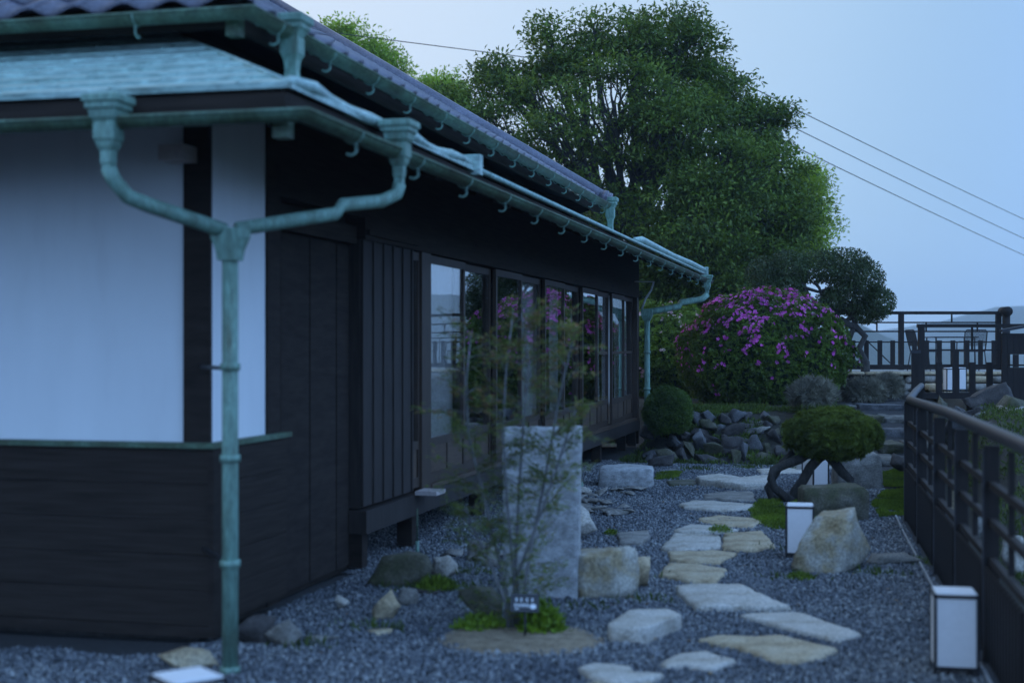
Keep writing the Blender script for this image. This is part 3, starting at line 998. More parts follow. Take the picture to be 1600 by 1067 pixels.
# ------------------------------------------------------------------ rocks
def hull_rock(pts, seed, cuts=3, rough=0.03, smooth=2, scale=4.0):
    bm = bmesh.new()
    for p in pts: bm.verts.new(p)
    r = bmesh.ops.convex_hull(bm, input=bm.verts[:])
    dead = [g for g in r['geom_interior'] if isinstance(g, bmesh.types.BMVert)]
    if dead: bmesh.ops.delete(bm, geom=dead, context='VERTS')
    bmesh.ops.triangulate(bm, faces=bm.faces[:])
    bmesh.ops.subdivide_edges(bm, edges=bm.edges[:], cuts=cuts, use_grid_fill=True)
    for _ in range(smooth):
        bmesh.ops.smooth_vert(bm, verts=bm.verts[:], factor=0.4, use_axis_x=True, use_axis_y=True, use_axis_z=True)
    bm.normal_update()
    so = Vector((seed * 3.7, seed * 1.3, seed * 2.1))
    for v in bm.verts:
        n = noise.noise(v.co * scale + so) + 0.5 * noise.noise(v.co * scale * 2.7 + so) + 0.25 * noise.noise(v.co * scale * 6.1 + so)
        v.co += v.normal * (n - 0.35 * abs(noise.noise(v.co * scale * 1.7 - so))) * rough
    for f in bm.faces: f.smooth = True
    me = bpy.data.meshes.new('rock')
    bm.to_mesh(me)
    bm.free()
    return me


def rand_rock(seed, dx, dy, dz, n=11, cuts=3, rough=None, boxy=0.55):
    rd = random.Random(seed)
    n = min(n, 12)
    pts = []
    for k in range(n):
        v = Vector((rd.gauss(0, 1), rd.gauss(0, 1), rd.gauss(0, 1))).normalized()
        m = max(abs(v.x), abs(v.y), abs(v.z))
        v = v * ((1 - boxy) + boxy / m) * rd.uniform(0.80, 1.14)
        pts.append((v.x * dx / 2, v.y * dy / 2, dz * 0.42 + v.z * dz * 0.5))
    r = rough if rough is not None else 0.075 * min(dx, dy, dz)
    return hull_rock(pts, seed, cuts, r, 0, 1.4 / max(0.05, min(dx, dy, dz)))


def rock(label, mat, px, py, wpx, hpx, seed, depth=0.8, name='garden_rock', cat='rock', group=None, boxy=0.55, z=0.0, rz=0.0, cuts=3):
    """a rock whose foot shows at (px, py) and which shows wpx by hpx in the photo"""
    g = G(px, py, z)
    d = -g.x * SA + g.y * CA
    w, h = wpx * d / FPX, hpx * d / FPX
    g = W((px - 800) / FPX * d, d + w * depth * 0.35, z)
    me = rand_rock(seed, w * 1.08, w * depth, h * 1.02, boxy=boxy, cuts=cuts)
    o = link(name, me, M[mat], None, g, (0, 0, YAW + rz))
    return prop(o, label, cat, group)


# big pale boulder beside the middle lantern, cut by hand from its outline
def boulder():
    d0 = 9.62
    s = d0 / FPX
    c = W((1308 - 800) / FPX * d0, d0 + 0.18, 0)

    def q(px, py, y): return ((px - 1308) * s, y, (905 - py) * s)
    pts = [q(1243, 900, -.12), q(1250, 862, -.1), q(1262, 845, -.05), q(1284, 818, .0), q(1300, 812, .08), q(1347, 807, .05), q(1340, 812, -.06), q(1358, 838, .1), q(1375, 872, .08),
           q(1372, 890, .16), q(1345, 897, -.08), q(1310, 908, -.20), q(1266, 908, -.2), q(1330, 845, -.14), q(1290, 850, -.15), q(1250, 905, .2), q(1365, 905, .25), q(1300, 825, .2), q(1320, 915, .1)]
    me = hull_rock(pts, 5, 4, 0.016, 0, 7.0)
    o = link('boulder', me, M['boulder_stone'], None, c, (0, 0, YAW))
    prop(o, 'large tan and grey angular boulder leaning beside a paper lantern', 'rock')


boulder()
rock('long low dark stone lying between the large tan boulder and the railing', 'grey_stone', 1408, 884, 86, 22, 11, 0.35, boxy=0.75)


def corner_rock():
    d0 = 8.62
    s = d0 / FPX
    c = W((958 - 800) / FPX * d0, d0 + 0.2, 0)

    def q(px, py, y): return ((px - 958) * s, y, (950 - py) * s)
    pts = [q(899, 950, -.1), q(899, 882, -.08), q(905, 878, .1), q(948, 876, -.06), q(985, 872, .02), q(1000, 880, .0), q(1004, 935, -.02), q(990, 946, -.12), q(935, 953, -.16), q(912, 948, -.15),
           q(915, 884, -.14), q(950, 884, -.14), q(905, 950, .2), q(1000, 940, .2), q(990, 878, .18)]
    o = link('garden_rock', hull_rock(pts, 9, 4, 0.018, 0, 8.0), M['boulder_stone'], None, c, (0, 0, YAW))
    prop(o, 'square cut grey and tan rock standing just right of the upright granite slab', 'rock')


corner_rock()
rock('rough tan rock behind the square cut rock beside the granite slab', 'tan_stone', 997, 922, 46, 58, 14, 0.8)
rock('rounded pale boulder peeping out behind the right edge of the granite slab', 'pale_stone', 897, 845, 66, 62, 15, 0.8, boxy=0.2)
rock('small white stone on flat slates near the foot of the house', 'pale_stone', 911, 775, 25, 15, 16, 0.8)
rock('dark mossy rock directly behind the stems of the young shrub', 'mossy_stone', 752, 972, 66, 60, 17, 0.8)
rock('tan block of rock with flat top under the shutter box', 'tan_stone', 608, 970, 66, 56, 18, 0.7, boxy=0.8)
rock('small grey rock leaning on the tan block under the shutter box', 'grey_stone', 636, 948, 36, 32, 19, 0.7)
rock('long low mossy rock under the sill beam of the house', 'mossy_stone', 628, 918, 110, 54, 20, 0.5, boxy=0.7)
rock('pale grey rock at the right end of the long mossy rock', 'pale_stone', 700, 905, 62, 36, 21, 0.6)
rock('small slanting grey rock behind the young shrub near the house', 'grey_stone', 742, 878, 44, 36, 22, 0.6)
rock('flat dark stone in front of the long mossy rock', 'dark_stone', 666, 930, 56, 12, 23, 0.6)
rock('pale upright stone at the corner under the dark boarded wall', 'grey_stone', 438, 1014, 58, 52, 24, 0.7)
rock('dark rounded stone against the pale stone at the house corner', 'dark_stone', 405, 1010, 66, 54, 25, 0.8)
rock('low beige stone behind the lantern nearest the downpipe', 'tan_stone', 298, 1046, 98, 34, 26, 0.6, boxy=0.7)
rock('pale blue grey stone in the dark under the recessed bay', 'pale_stone', 531, 955, 26, 28, 27, 0.7)
rock('flat tan stone lying in the gravel near the shutter box', 'tan_stone', 588, 994, 44, 12, 28, 0.6)
rock('low flat stone along the gravel edge below the recessed bay', 'grey_stone', 500, 1004, 52, 12, 29, 0.5)


# step stone in front of the house, squared granite
def shoe_stone():
    d0 = 15.5
    s = d0 / FPX
    c = W((980 - 800) / FPX * d0, d0 + 0.22, 0)
    pts = []
    hw = 46 * s
    for x, y in ((-hw, -.2), (hw * 0.9, -.22), (hw, .05), (hw * 0.75, .3), (-hw * .2, .38), (-hw * .85, .2)):
        pts += [(x, y, -0.02), (x * 0.98, y * 0.97, 0.205 + random.uniform(0, 0.03))]
    o = link('step_stone', hull_rock(pts, 31, 4, 0.012, 1, 12.0), M['granite'], None, c, (0, 0, YAW))
    prop(o, 'big squared granite block set before the far glass doors of the house', 'stone block')


shoe_stone()
def block_rock(label, mat, px0, px1, yt, yb, seed, thick, slope=0.0):
    """squarish split rock: flat top, straight sides, broken corners"""
    d = FPX * CH / (yb - 540)
    k = d / FPX
    rd_ = random.Random(seed)
    w, h = (px1 - px0) * k / 2, (yb - yt) * k
    c = W(((px0 + px1) / 2 - 800) * k, d + thick / 2, 0)
    pts = []
    for x in (-w, w):
        for y in (-thick / 2, thick / 2):
            j = lambda a: rd_.uniform(-a, a)
            pts += [(x * (0.97 + j(.04)), y + j(.03), -0.04), (x * (0.93 + j(.05)), y * 0.9 + j(.03), h * (0.86 + j(.05)) + slope * x), (x * 0.82, y * 0.8, h * (0.97 + j(.03)) + slope * x)]
    pts += [(w * j_, -thick / 2 - 0.03, h * q) for j_, q in ((-.3, .45), (.35, .6))]
    o = link('garden_rock', hull_rock(pts, seed, 4, 0.05 * h, 0, 3.0 / h), M[mat], None, c, (0, 0, YAW))
    prop(o, label, 'rock')


block_rock('squared grey rock behind the legs of the dwarf pine', 'grey_stone', 1308, 1380, 708, 765, 33, 0.3)
block_rock('flat topped grey slab rock under the right leg of the dwarf pine', 'mossy_stone', 1256, 1362, 760, 814, 34, 0.42, 0.02)
rock('dark low block beside the foot of the far downpipe', 'dark_stone', 1036, 730, 42, 24, 35, 0.6, boxy=0.8)
rock('dark rock among moss between the pine and the railing', 'dark_stone', 1410, 742, 34, 40, 36, 0.7)


# upright granite slab
def slab():
    d0 = 8.75
    s = d0 / FPX
    c = W((848 - 800) / FPX * d0, d0, 0)
    pts = []
    for px, zt in ((-62, 1.045), (61, 1.055)):
        for y in (-0.065, 0.065):
            pts += [(px * s * 0.97 + (0.0 if px < 0 else -0.015), y, -0.05), (px * s, y * 0.8, zt)]
    bm = bmesh.new()
    for p in pts: bm.verts.new(p)
    bmesh.ops.convex_hull(bm, input=bm.verts[:])
    bmesh.ops.subdivide_edges(bm, edges=bm.edges[:], cuts=14, use_grid_fill=True)
    bmesh.ops.triangulate(bm, faces=bm.faces[:])
    bm.normal_update()
    for v in bm.verts:
        n = noise.noise(v.co * 9) + 0.6 * noise.noise(v.co * 22) + 0.4 * noise.noise(v.co * 45)
        v.co += v.normal * n * 0.0065
    for f in bm.faces: f.smooth = True
    me = bpy.data.meshes.new('standing_slab')
    bm.to_mesh(me); bm.free()
    o = link('standing_stone', me, M['granite'], None, c, (0, 0, YAW - R(8)))
    prop(o, 'tall upright rough granite slab standing in gravel behind the young shrub', 'stone slab')


slab()


# ------------------------------------------------------------------ stepping stones
def stepping(poly, label, mat, h=0.045, seed=1):
    pts = [G(860 + x * 0.375, 700 + y * 0.375, h) for x, y in poly]
    c = sum(pts, Vector()) / len(pts)
    c.z = 0
    rd = random.Random(seed)
    ring = []
    for i, p in enumerate(pts):
        q = pts[(i + 1) % len(pts)]
        m = max(2, int((q - p).length / 0.05))
        for k in range(m):
            t = p.lerp(q, k / m) - c
            t.z = 0
            ring.append(t * (1 + rd.uniform(-0.03, 0.03) + 0.05 * noise.noise((t.x * 7, t.y * 7, seed * 3.1))))
    n = len(ring)
    v, f = [], []
    for sc_, z in ((1.0, -0.02), (1.015, h * 0.45), (1.0, h - 0.010), (0.965, h)):
        for t in ring:
            v.append((t.x * sc_, t.y * sc_, z + (0.005 * noise.noise((t.x * 9, t.y * 9, seed)) if z > 0 else 0)))
    for sc_ in (0.8, 0.55, 0.28):
        for t in ring:
            x, y = t.x * sc_, t.y * sc_
            v.append((x, y, h + 0.006 * noise.noise((x * 6, y * 6, seed)) + 0.004 * noise.noise((x * 19, y * 19, seed))))
    v.append((0, 0, h))
    for r_ in range(6):
        for k in range(n):
            a, b = r_ * n + k, r_ * n + (k + 1) % n
            f.append((a, b, b + n, a + n))
    for k in range(n): f.append((6 * n + k, 6 * n + (k + 1) % n, 7 * n))
    me = bpy.data.meshes.new('stepping_stone')
    me.from_pydata(v, [], f)
    bm = bmesh.new(); bm.from_mesh(me); bmesh.ops.recalc_face_normals(bm, faces=bm.faces[:]); bm.to_mesh(me); bm.free()
    me.polygons.foreach_set('use_smooth', [True] * len(me.polygons))
    o = link('stepping_stone', me, M[mat], None, c)
    prop(o, label, 'stepping stone', 'stepping stones of the gravel path')


SS = [
    ([(110, 910), (180, 893), (250, 895), (330, 905), (350, 930), (470, 935), (430, 952), (340, 968), (250, 965), (160, 942)], 'whitish two lobed stepping stone at the bottom edge of the picture', 'pale_stone', 0.06),
    ([(150, 972), (250, 968), (340, 972), (420, 962), (440, 1010), (300, 1040), (170, 1020)], 'brown stepping stone cut off below the whitish two lobed one', 'tan_stone', 0.03),
    ([(455, 893), (540, 850), (650, 843), (770, 880), (665, 920), (570, 897), (490, 908)], 'small pale stepping stone, second from the bottom edge of the picture', 'pale_stone', 0.05),
    ([(620, 790), (700, 777), (850, 780), (960, 775), (1060, 800), (1200, 830), (1100, 870), (1000, 885), (900, 870), (780, 825)], 'long beige stepping stone with pointed ends, in front of the grey pointed one', 'tan_stone', 0.05),
    ([(790, 690), (900, 680), (1040, 680), (1150, 720), (1300, 770), (1190, 795), (1050, 762), (900, 722)], 'long grey stepping stone that tapers to a point towards the near lantern', 'pale_stone', 0.055),
    ([(520, 570), (620, 560), (790, 562), (870, 600), (1000, 655), (800, 655), (600, 655), (540, 600)], 'large pale trapezoid stepping stone right of the square cut rock', 'pale_stone', 0.07),
    ([(240, 728), (330, 670), (480, 665), (545, 690), (440, 732), (400, 748), (260, 742)], 'thick white stepping stone in front of the square cut rock', 'pale_stone', 0.11),
    ([(450, 525), (490, 475), (620, 480), (735, 500), (690, 555), (560, 545)], 'small tan stepping stone before the cluster of joined stones', 'tan_stone', 0.055),
    ([(490, 428), (700, 424), (780, 433), (700, 476), (560, 472), (500, 460)], 'narrow orange tan stone along the front of the joined cluster', 'tan_stone', 0.05),
    ([(460, 410), (520, 352), (700, 357), (712, 380), (706, 410), (620, 415), (490, 420)], 'flat pinkish stone forming the left half of the joined cluster', 'pale_stone', 0.065),
    ([(722, 352), (880, 342), (940, 405), (850, 420), (720, 418)], 'broad beige stone forming the right half of the joined cluster', 'tan_stone', 0.06),
    ([(510, 340), (580, 315), (700, 322), (790, 338), (680, 347), (560, 348)], 'thin pale stone along the back of the joined cluster', 'pale_stone', 0.06),
    ([(615, 290), (700, 278), (850, 290), (890, 305), (820, 328), (700, 322), (630, 305)], 'brownish stepping stone behind the joined cluster beside the moss', 'tan_stone', 0.04),
    ([(535, 232), (600, 215), (700, 220), (850, 232), (820, 250), (700, 255), (560, 245)], 'wide grey stepping stone left of the foot of the dwarf pine', 'pale_stone', 0.06),
    ([(640, 190), (740, 178), (845, 180), (850, 215), (740, 213), (640, 205)], 'grey rectangular stepping stone behind the wide grey one by the pine', 'grey_stone', 0.05),
    ([(605, 115), (700, 104), (800, 120), (930, 108), (900, 142), (800, 148), (620, 128)], 'long pale slab with a thick dark front edge before the rock wall', 'pale_stone', 0.10),
    ([(485, 134), (600, 128), (605, 146), (500, 150)], 'small mossy stone right of the squared granite block', 'mossy_stone', 0.06),
    ([(275, 352), (330, 345), (410, 340), (415, 360), (380, 390), (290, 388)], 'small grey stone with moss alone in the gravel left of the path', 'grey_stone', 0.07),
    ([(860, 86), (960, 80), (1060, 86), (1040, 100), (880, 102)], 'pale flat stone partly behind the dwarf pine near the rock wall', 'pale_stone', 0.05),
    ([(1010, 62), (1150, 55), (1190, 75), (1100, 95), (1020, 90)], 'flat stone seen behind the pine legs beside the far lantern', 'grey_stone', 0.05),
    ([(455, 92), (520, 86), (540, 96), (470, 104)], 'narrow flat stone at the moss behind the squared granite block', 'grey_stone', 0.03),
]
for k, (poly, lab, mt, h) in enumerate(SS): stepping(poly, lab, mt, h * (0.62 if k not in (6, 15) else 0.85), k + 1)

# flat slates scattered along the drip line near the house
rd = random.Random(3)
slate_me = [rand_rock(200 + k, 0.26, 0.16, 0.045, 10, 2, 0.006, 0.7) for k in range(6)]
for m_ in slate_me: m_.materials.append(M['grey_stone'])
for k in range(46):
    t = rd.random()
    px = 900 + rd.random() * 100 - (1 - t) * 10
    py = 772 + (1 - t) * 42 - (px - 900) * 0.10
    if k >= 38:
        px, py = rd.uniform(690, 790), rd.uniform(862, 895)
    g = G(px, py)
    o = link('slate', slate_me[k % 6], None, None, (g.x, g.y, -0.004 + rd.uniform(0, 0.03)), (rd.uniform(-.15, .15), rd.uniform(-.15, .15), rd.uniform(0, 3)), rd.uniform(0.6, 1.2))
    prop(o, 'flat grey slate in the heap of slates along the drip line of the house', 'slate', 'flat slates heaped by the house')


# ------------------------------------------------------------------ gravel
def make_gravel():
    step = 0.0185
    xs = np.arange(-5.4, 0.75, step)
    ys = np.arange(5.6, 18.9, step)
    X, Y = np.meshgrid(xs, ys)
    X, Y = X.ravel(), Y.ravel()
    X = X + rng.uniform(-.4, .4, X.size) * step
    Y = Y + rng.uniform(-.4, .4, Y.size) * step
    u, d = X * CA + Y * SA, -X * SA + Y * CA
    px = 800 + FPX * u / d
    py = 540 + FPX * CH / d
    lim = 0.41 + 0.037 * (13.1 - Y) - 0.06
    keep = (px > -150) & (px < 1640) & (py < 1130) & (X < lim) & ~((X < -3.32) & (Y > 6.78) & (Y < 9.1)) & ~((X < -4.3) & (Y > 6.78)) & ~((X < -3.36) & (Y > 6.45 + 0.05 * np.sin(X * 9)) & (Y < 9.1))  # gravel omitted along the end wall foot: dark bed stands in for shadow
    # thin out with distance, where single stones can no longer be told apart
    keep &= rng.random(X.size) < np.clip(10.5 / d, 0.55, 1)
    X, Y = X[keep], Y[keep]
    n = len(X)
    base = np.array([(1, 0, 0), (-1, 0, 0), (0, 1, 0), (0, -1, 0), (0, 0, 1), (0, 0, -1)], float)
    fc = np.array([(0, 2, 4), (2, 1, 4), (1, 3, 4), (3, 0, 4), (2, 0, 5), (1, 2, 5), (3, 1, 5), (0, 3, 5)])
    s = rng.lognormal(0, 0.28, n)[:, None, None] * 0.0098
    v = base[None] * s * rng.uniform(0.6, 1.25, (n, 1, 3))
    v = v + rng.uniform(-0.35, 0.35, (n, 6, 3)) * s
    a = rng.uniform(0, 2 * np.pi, n); b = rng.uniform(-0.7, 0.7, n)
    ca, sa, cb, sb = np.cos(a)[:, None], np.sin(a)[:, None], np.cos(b)[:, None], np.sin(b)[:, None]
    y2 = v[:, :, 1] * cb - v[:, :, 2] * sb
    z2 = v[:, :, 1] * sb + v[:, :, 2] * cb
    x3 = v[:, :, 0] * ca - y2 * sa
    y3 = v[:, :, 0] * sa + y2 * ca
    v = np.stack([x3 + X[:, None], y3 + Y[:, None], z2 + 0.004 + rng.uniform(0, 0.010, n)[:, None]], 2)
    t = (np.arange(n)[:, None, None] * 6 + fc[None]).reshape(-1, 3)
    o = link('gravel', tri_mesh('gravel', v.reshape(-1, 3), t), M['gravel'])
    prop(o, kind='stuff')


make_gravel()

# thin concrete kerb along the foot of the railing
kp = [(0.74, 5.2), (0.635, 6.9), (0.515, 9.34), (0.40, 12.4), (0.375, 13.3)]
kb = MB()
for a, b in zip(kp[:-1], kp[1:]):
    kb.bar((a[0] - 0.07, a[1], 0.012), (b[0] - 0.07, b[1] - 0.002, 0.006), 0.014, 0.04)
prop(kb.build('kerb', M['concrete']), kind='structure')


# ------------------------------------------------------------------ plants
def sph(n, zmin=-1.0):
    z = rng.uniform(zmin, 1, n)
    a = rng.uniform(0, 2 * np.pi, n)
    r = np.sqrt(1 - z * z)
    return np.stack([r * np.cos(a), r * np.sin(a), z], 1)


def nz(p, s, seed):
    return noise.noise((p[0] * s + seed, p[1] * s, p[2] * s))


def dome(root, name, c, rad, n, L, Wd, mat, zmin=-0.3, bumpy=0.10, up=0.3, thick=0.12, core=True, seed=0, spread=0.8, freq=2.2):
    """leafy shell on an uneven dome, with a dark filler core inside it; c and rad in world, root at its foot"""
    base = root.location
    s = sph(n, zmin)
    k = np.array([1 + bumpy * (nz(p, freq, seed) + 0.6 * nz(p, freq * 2.6, seed + 9)) for p in s])
    depth = 1 - thick * rng.random(n) ** 1.6
    rad_ = np.array(rad)
    pos = np.array(c) - np.array(base) + s * rad_ * (k * depth)[:, None]
    nrm = unit(s / rad_)
    axis = unit(nrm * 0.55 + rng.normal(0, spread * 0.7, (n, 3)) + np.array([0, 0, up]))
    normal = unit(nrm * 0.8 + rng.normal(0, 0.6, (n, 3)) + np.array([0, 0, 0.4]))
    o = link(name, leaf_mesh(name, pos, axis, normal, L * rng.uniform(0.65, 1.25, n), Wd * rng.uniform(0.7, 1.2, n)), mat, root)
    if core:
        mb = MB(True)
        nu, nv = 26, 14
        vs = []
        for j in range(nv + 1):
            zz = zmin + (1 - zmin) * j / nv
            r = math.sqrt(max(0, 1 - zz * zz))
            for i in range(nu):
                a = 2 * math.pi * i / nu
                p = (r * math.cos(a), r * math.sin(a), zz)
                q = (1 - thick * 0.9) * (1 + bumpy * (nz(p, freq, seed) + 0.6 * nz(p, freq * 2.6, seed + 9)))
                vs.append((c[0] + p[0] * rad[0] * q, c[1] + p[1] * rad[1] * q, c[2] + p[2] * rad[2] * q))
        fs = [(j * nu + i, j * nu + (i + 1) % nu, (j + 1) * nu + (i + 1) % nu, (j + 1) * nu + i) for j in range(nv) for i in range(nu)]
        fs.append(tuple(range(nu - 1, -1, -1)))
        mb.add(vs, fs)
        mb.build('filler_core', M['core'], root)  # added filler shell, dark, blocks the view through the leaves
    return o


def tufted(root, name, c, rad, nt_, per, L, Wd, mat, zmin=-0.6, bumpy=0.08, seed=0, freq=2.4, thick=0.2, open_=0.75, up=0.25, tsize=0.0, core=True):
    """leafy dome built of whorls: every shoot tip carries a rosette of leaves"""
    base = np.array(root.location)
    s_ = sph(nt_, zmin)
    rad_ = np.array(rad)
    kk = np.array([1 + bumpy * (nz(p, freq, seed) + 0.7 * nz(p, freq * 2.6, seed + 9)) for p in s_])
    dep = 1 - thick * rng.random(nt_) ** 1.8
    tip = np.array(c) - base + s_ * rad_ * (kk * dep)[:, None]
    nrm = unit(s_ / rad_ + rng.normal(0, 0.25, (nt_, 3)) + np.array([0, 0, up]))
    tn = np.repeat(nrm, per, 0)
    tp = np.repeat(tip, per, 0)
    n = len(tp)
    t = unit(np.cross(tn, rng.normal(0, 1, (n, 3))))
    ax = unit(t * open_ + tn * rng.uniform(0.2, 1.0, (n, 1)))
    tp = tp + rng.normal(0, 1, (n, 3)) * tsize
    sz = np.repeat(rng.uniform(0.75, 1.2, nt_), per) * rng.uniform(0.7, 1.15, n)
    o = link(name, leaf_mesh(name, tp, ax, tn + 0.2 * rng.normal(0, 1, (n, 3)), L * sz, Wd * sz), mat, root)
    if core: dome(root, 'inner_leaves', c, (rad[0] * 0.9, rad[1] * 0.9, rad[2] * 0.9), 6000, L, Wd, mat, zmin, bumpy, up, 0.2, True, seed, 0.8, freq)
    return o


def flowers(root, name, pts, nrm, size, mat):
    """five petal blossoms"""
    base = np.array(root.location)
    n = len(pts)
    nrm = unit(np.asarray(nrm))
    t = unit(np.cross(nrm, rng.normal(0, 1, (n, 3))))
    b = np.cross(nrm, t)
    P_, A_, N_, L_ = [], [], [], []
    for k in range(5):
        a = 2 * math.pi * k / 5
        ax = unit((t * math.cos(a) + b * math.sin(a)) + nrm * 0.45)
        P_.append(pts - base); A_.append(ax); N_.append(nrm + rng.normal(0, 0.15, (n, 3))); L_.append(size * rng.uniform(0.4, 0.62, n))
    L_ = np.concatenate(L_)
    o = link(name, leaf_mesh(name, np.concatenate(P_), np.concatenate(A_), np.concatenate(N_), L_, L_ * 0.85, 0.12), mat, root)
    o['kind'] = 'stuff'
    return o


def limb(mb, a, b, r0, r1, sag=0.0, n=6, wob=0.05, sides=6):
    a, b = Vector(a), Vector(b)
    L = (b - a).length
    pts = []
    for k in range(n + 1):
        t = k / n
        p = a.lerp(b, t) + Vector((0, 0, sag * math.sin(math.pi * t)))
        if 0 < k < n: p += Vector((random.uniform(-1, 1), random.uniform(-1, 1), random.uniform(-1, 1))) * wob * L
        pts.append(p)
    mb.tube(pts, [r0 + (r1 - r0) * k / n for k in range(n + 1)], sides)
    return pts


def tree(name, label, base, lobes, mat, leaf=(0.10, 0.04), per=100, cl_r=0.34, trunk_r=0.3, fork=None, cat='tree', group=None, twig=0.5, squash=0.75, shell=0.3):
    """lobes: (centre, radius, clumps). Leaf clumps ride on branch tips through the crown's volume"""
    base = Vector((base[0], base[1], ground_h(base[0], base[1]) - 0.05))
    root = thing(name, base, label, cat, group)
    fork = Vector(fork)
    tr = MB(True)
    limb(tr, Vector(base) - Vector((0, 0, 0.2)), fork, trunk_r, trunk_r * 0.75, 0, 6, 0.02, 10)
    P_, N_ = [], []
    br_ = MB(True)
    for (c, r, ncl) in lobes:
        c = Vector(c)
        path = limb(br_, fork + Vector((random.uniform(-.2, .2), random.uniform(-.2, .2), random.uniform(-.5, .2))), c, trunk_r * 0.42, trunk_r * 0.10, r * 0.25, 7, 0.03, 6)
        s = sph(ncl)
        rad = r * rng.uniform(0, 1, ncl) ** shell
        cc = np.array(c) + s * rad[:, None] * np.array([1, 1, 0.9])
        for q in cc:
            if random.random() < twig:
                p0 = path[random.randint(3, 7)]
                limb(br_, p0, q, trunk_r * 0.11, trunk_r * 0.035, 0.1, 4, 0.06, 4)
            m = int(per * random.uniform(0.5, 1.4))
            g = np.clip(rng.normal(0, 1, (m, 3)), -1.9, 1.9) * np.array([1, 1, squash]) * cl_r * random.uniform(0.7, 1.25) * 0.6
            P_.append(q + g)
            N_.append(unit(g + np.array([0, 0, 0.25]) + (q - np.array(c)) * 0.4 + rng.normal(0, .25, (m, 3))))
    P_ = np.concatenate(P_); N_ = np.concatenate(N_)
    n = len(P_)
    ax = unit(N_ * 0.6 + rng.normal(0, 0.6, (n, 3)) + np.array([0, 0, -0.15]))
    nn = unit(N_ * 0.5 + rng.normal(0, 0.5, (n, 3)) + np.array([0, 0, 0.7]))
    o = link('crown', leaf_mesh('crown', P_ - np.array(base), ax, nn, leaf[0] * rng.uniform(0.6, 1.3, n), leaf[1] * rng.uniform(0.7, 1.2, n)), mat, root)
    tr.build('trunk', M['bark'], root)
    br_.build('branches', M['bark'], root)
    return root


BD = 32.0


def lob(px, py, rpx, d, ncl, dd=0.0):
    if d == BD:
        py = py + 9
        if px > 1150: px = px - 10
        if px < 850: px = px - 20
    return (P(px, py, d + dd), rpx * d / FPX, ncl)


big = [lob(770, 175, 62, BD, 46), lob(765, 235, 55, BD, 30), lob(815, 110, 62, BD, 44, 0.5), lob(890, 75, 60, BD, 44), lob(985, 70, 58, BD, 46, -0.4), lob(1065, 75, 58, BD, 50),
       lob(1120, 140, 62, BD, 62, 0.4), lob(1185, 195, 58, BD, 66), lob(1205, 265, 62, BD, 74, -0.5), lob(1230, 330, 52, BD, 60), lob(1190, 385, 60, BD, 76), lob(1110, 400, 66, BD, 80, -0.8),
       lob(1030, 395, 56, BD, 56, -0.6), lob(860, 160, 75, BD, 34, -1.6), lob(960, 150, 78, BD, 38, -1.8), lob(1050, 180, 82, BD, 60, -1.6), lob(1130, 270, 85, BD, 92, -1.8),
       lob(1080, 330, 85, BD, 92, -2.0), lob(1000, 330, 60, BD, 30, -1.2), lob(900, 250, 85, BD, 34, -0.6), lob(990, 240, 80, BD, 36, -0.8), lob(840, 255, 60, BD, 26, 0.6), lob(930, 330, 60, BD, 26, 0.6),
       lob(900, 180, 90, BD, 22, 1.6), lob(1010, 200, 90, BD, 26, 1.8), lob(852, 40, 24, BD, 9), lob(930, 42, 24, BD, 10), lob(1000, 28, 24, BD, 12), lob(1060, 26, 24, BD, 12), lob(715, 150, 24, BD, 9)]
big = [(c, r * 0.92, max(5, int(n * (0.36 if n < 40 else 0.55)))) for c, r, n in big]
big += [lob(1050, 448, 52, BD, 60), lob(1000, 430, 50, BD, 44), lob(1110, 455, 46, BD, 50), lob(1165, 430, 46, BD, 44)]
tree('broadleaf_tree', 'huge round evergreen tree rising behind the house roof', P(985, 560, BD), big, M['leaf_tree'], (0.125, 0.055), 150, 0.46, 0.36, P(985, 430, BD), twig=1.0, shell=0.35, squash=0.42)
tree('broadleaf_tree', 'lighter yellow green tree peeping out at the right edge of the huge tree', P(1255, 560, 37), [lob(1262, 305, 40, 37, 40), lob(1262, 355, 42, 37, 44), lob(1240, 390, 40, 37, 40), lob(1262, 275, 20, 37, 12)],
     M['leaf_bright'], (0.11, 0.045), 110, 0.34, 0.2, P(1250, 430, 37), twig=0.4)
tree('broadleaf_tree', 'bright green leafy treetop above the tiled roof left of the huge tree', P(575, 500, 48), [lob(550, 70, 40, 48, 34), lob(585, 90, 32, 48, 26), lob(610, 118, 26, 48, 20), lob(520, 60, 22, 48, 12), lob(560, 120, 40, 48, 24)],
     M['leaf_bright'], (0.15, 0.07), 90, 0.42, 0.25, P(575, 200, 48), twig=0.7)
tree('broadleaf_tree', 'low bright green treetop just touching the left side of the huge tree', P(680, 500, 46), [lob(668, 150, 26, 46, 24), lob(695, 140, 24, 46, 24), lob(690, 175, 34, 46, 26), lob(650, 165, 18, 46, 10)],
     M['leaf_bright'], (0.14, 0.06), 90, 0.4, 0.22, P(685, 260, 46), twig=0.5)

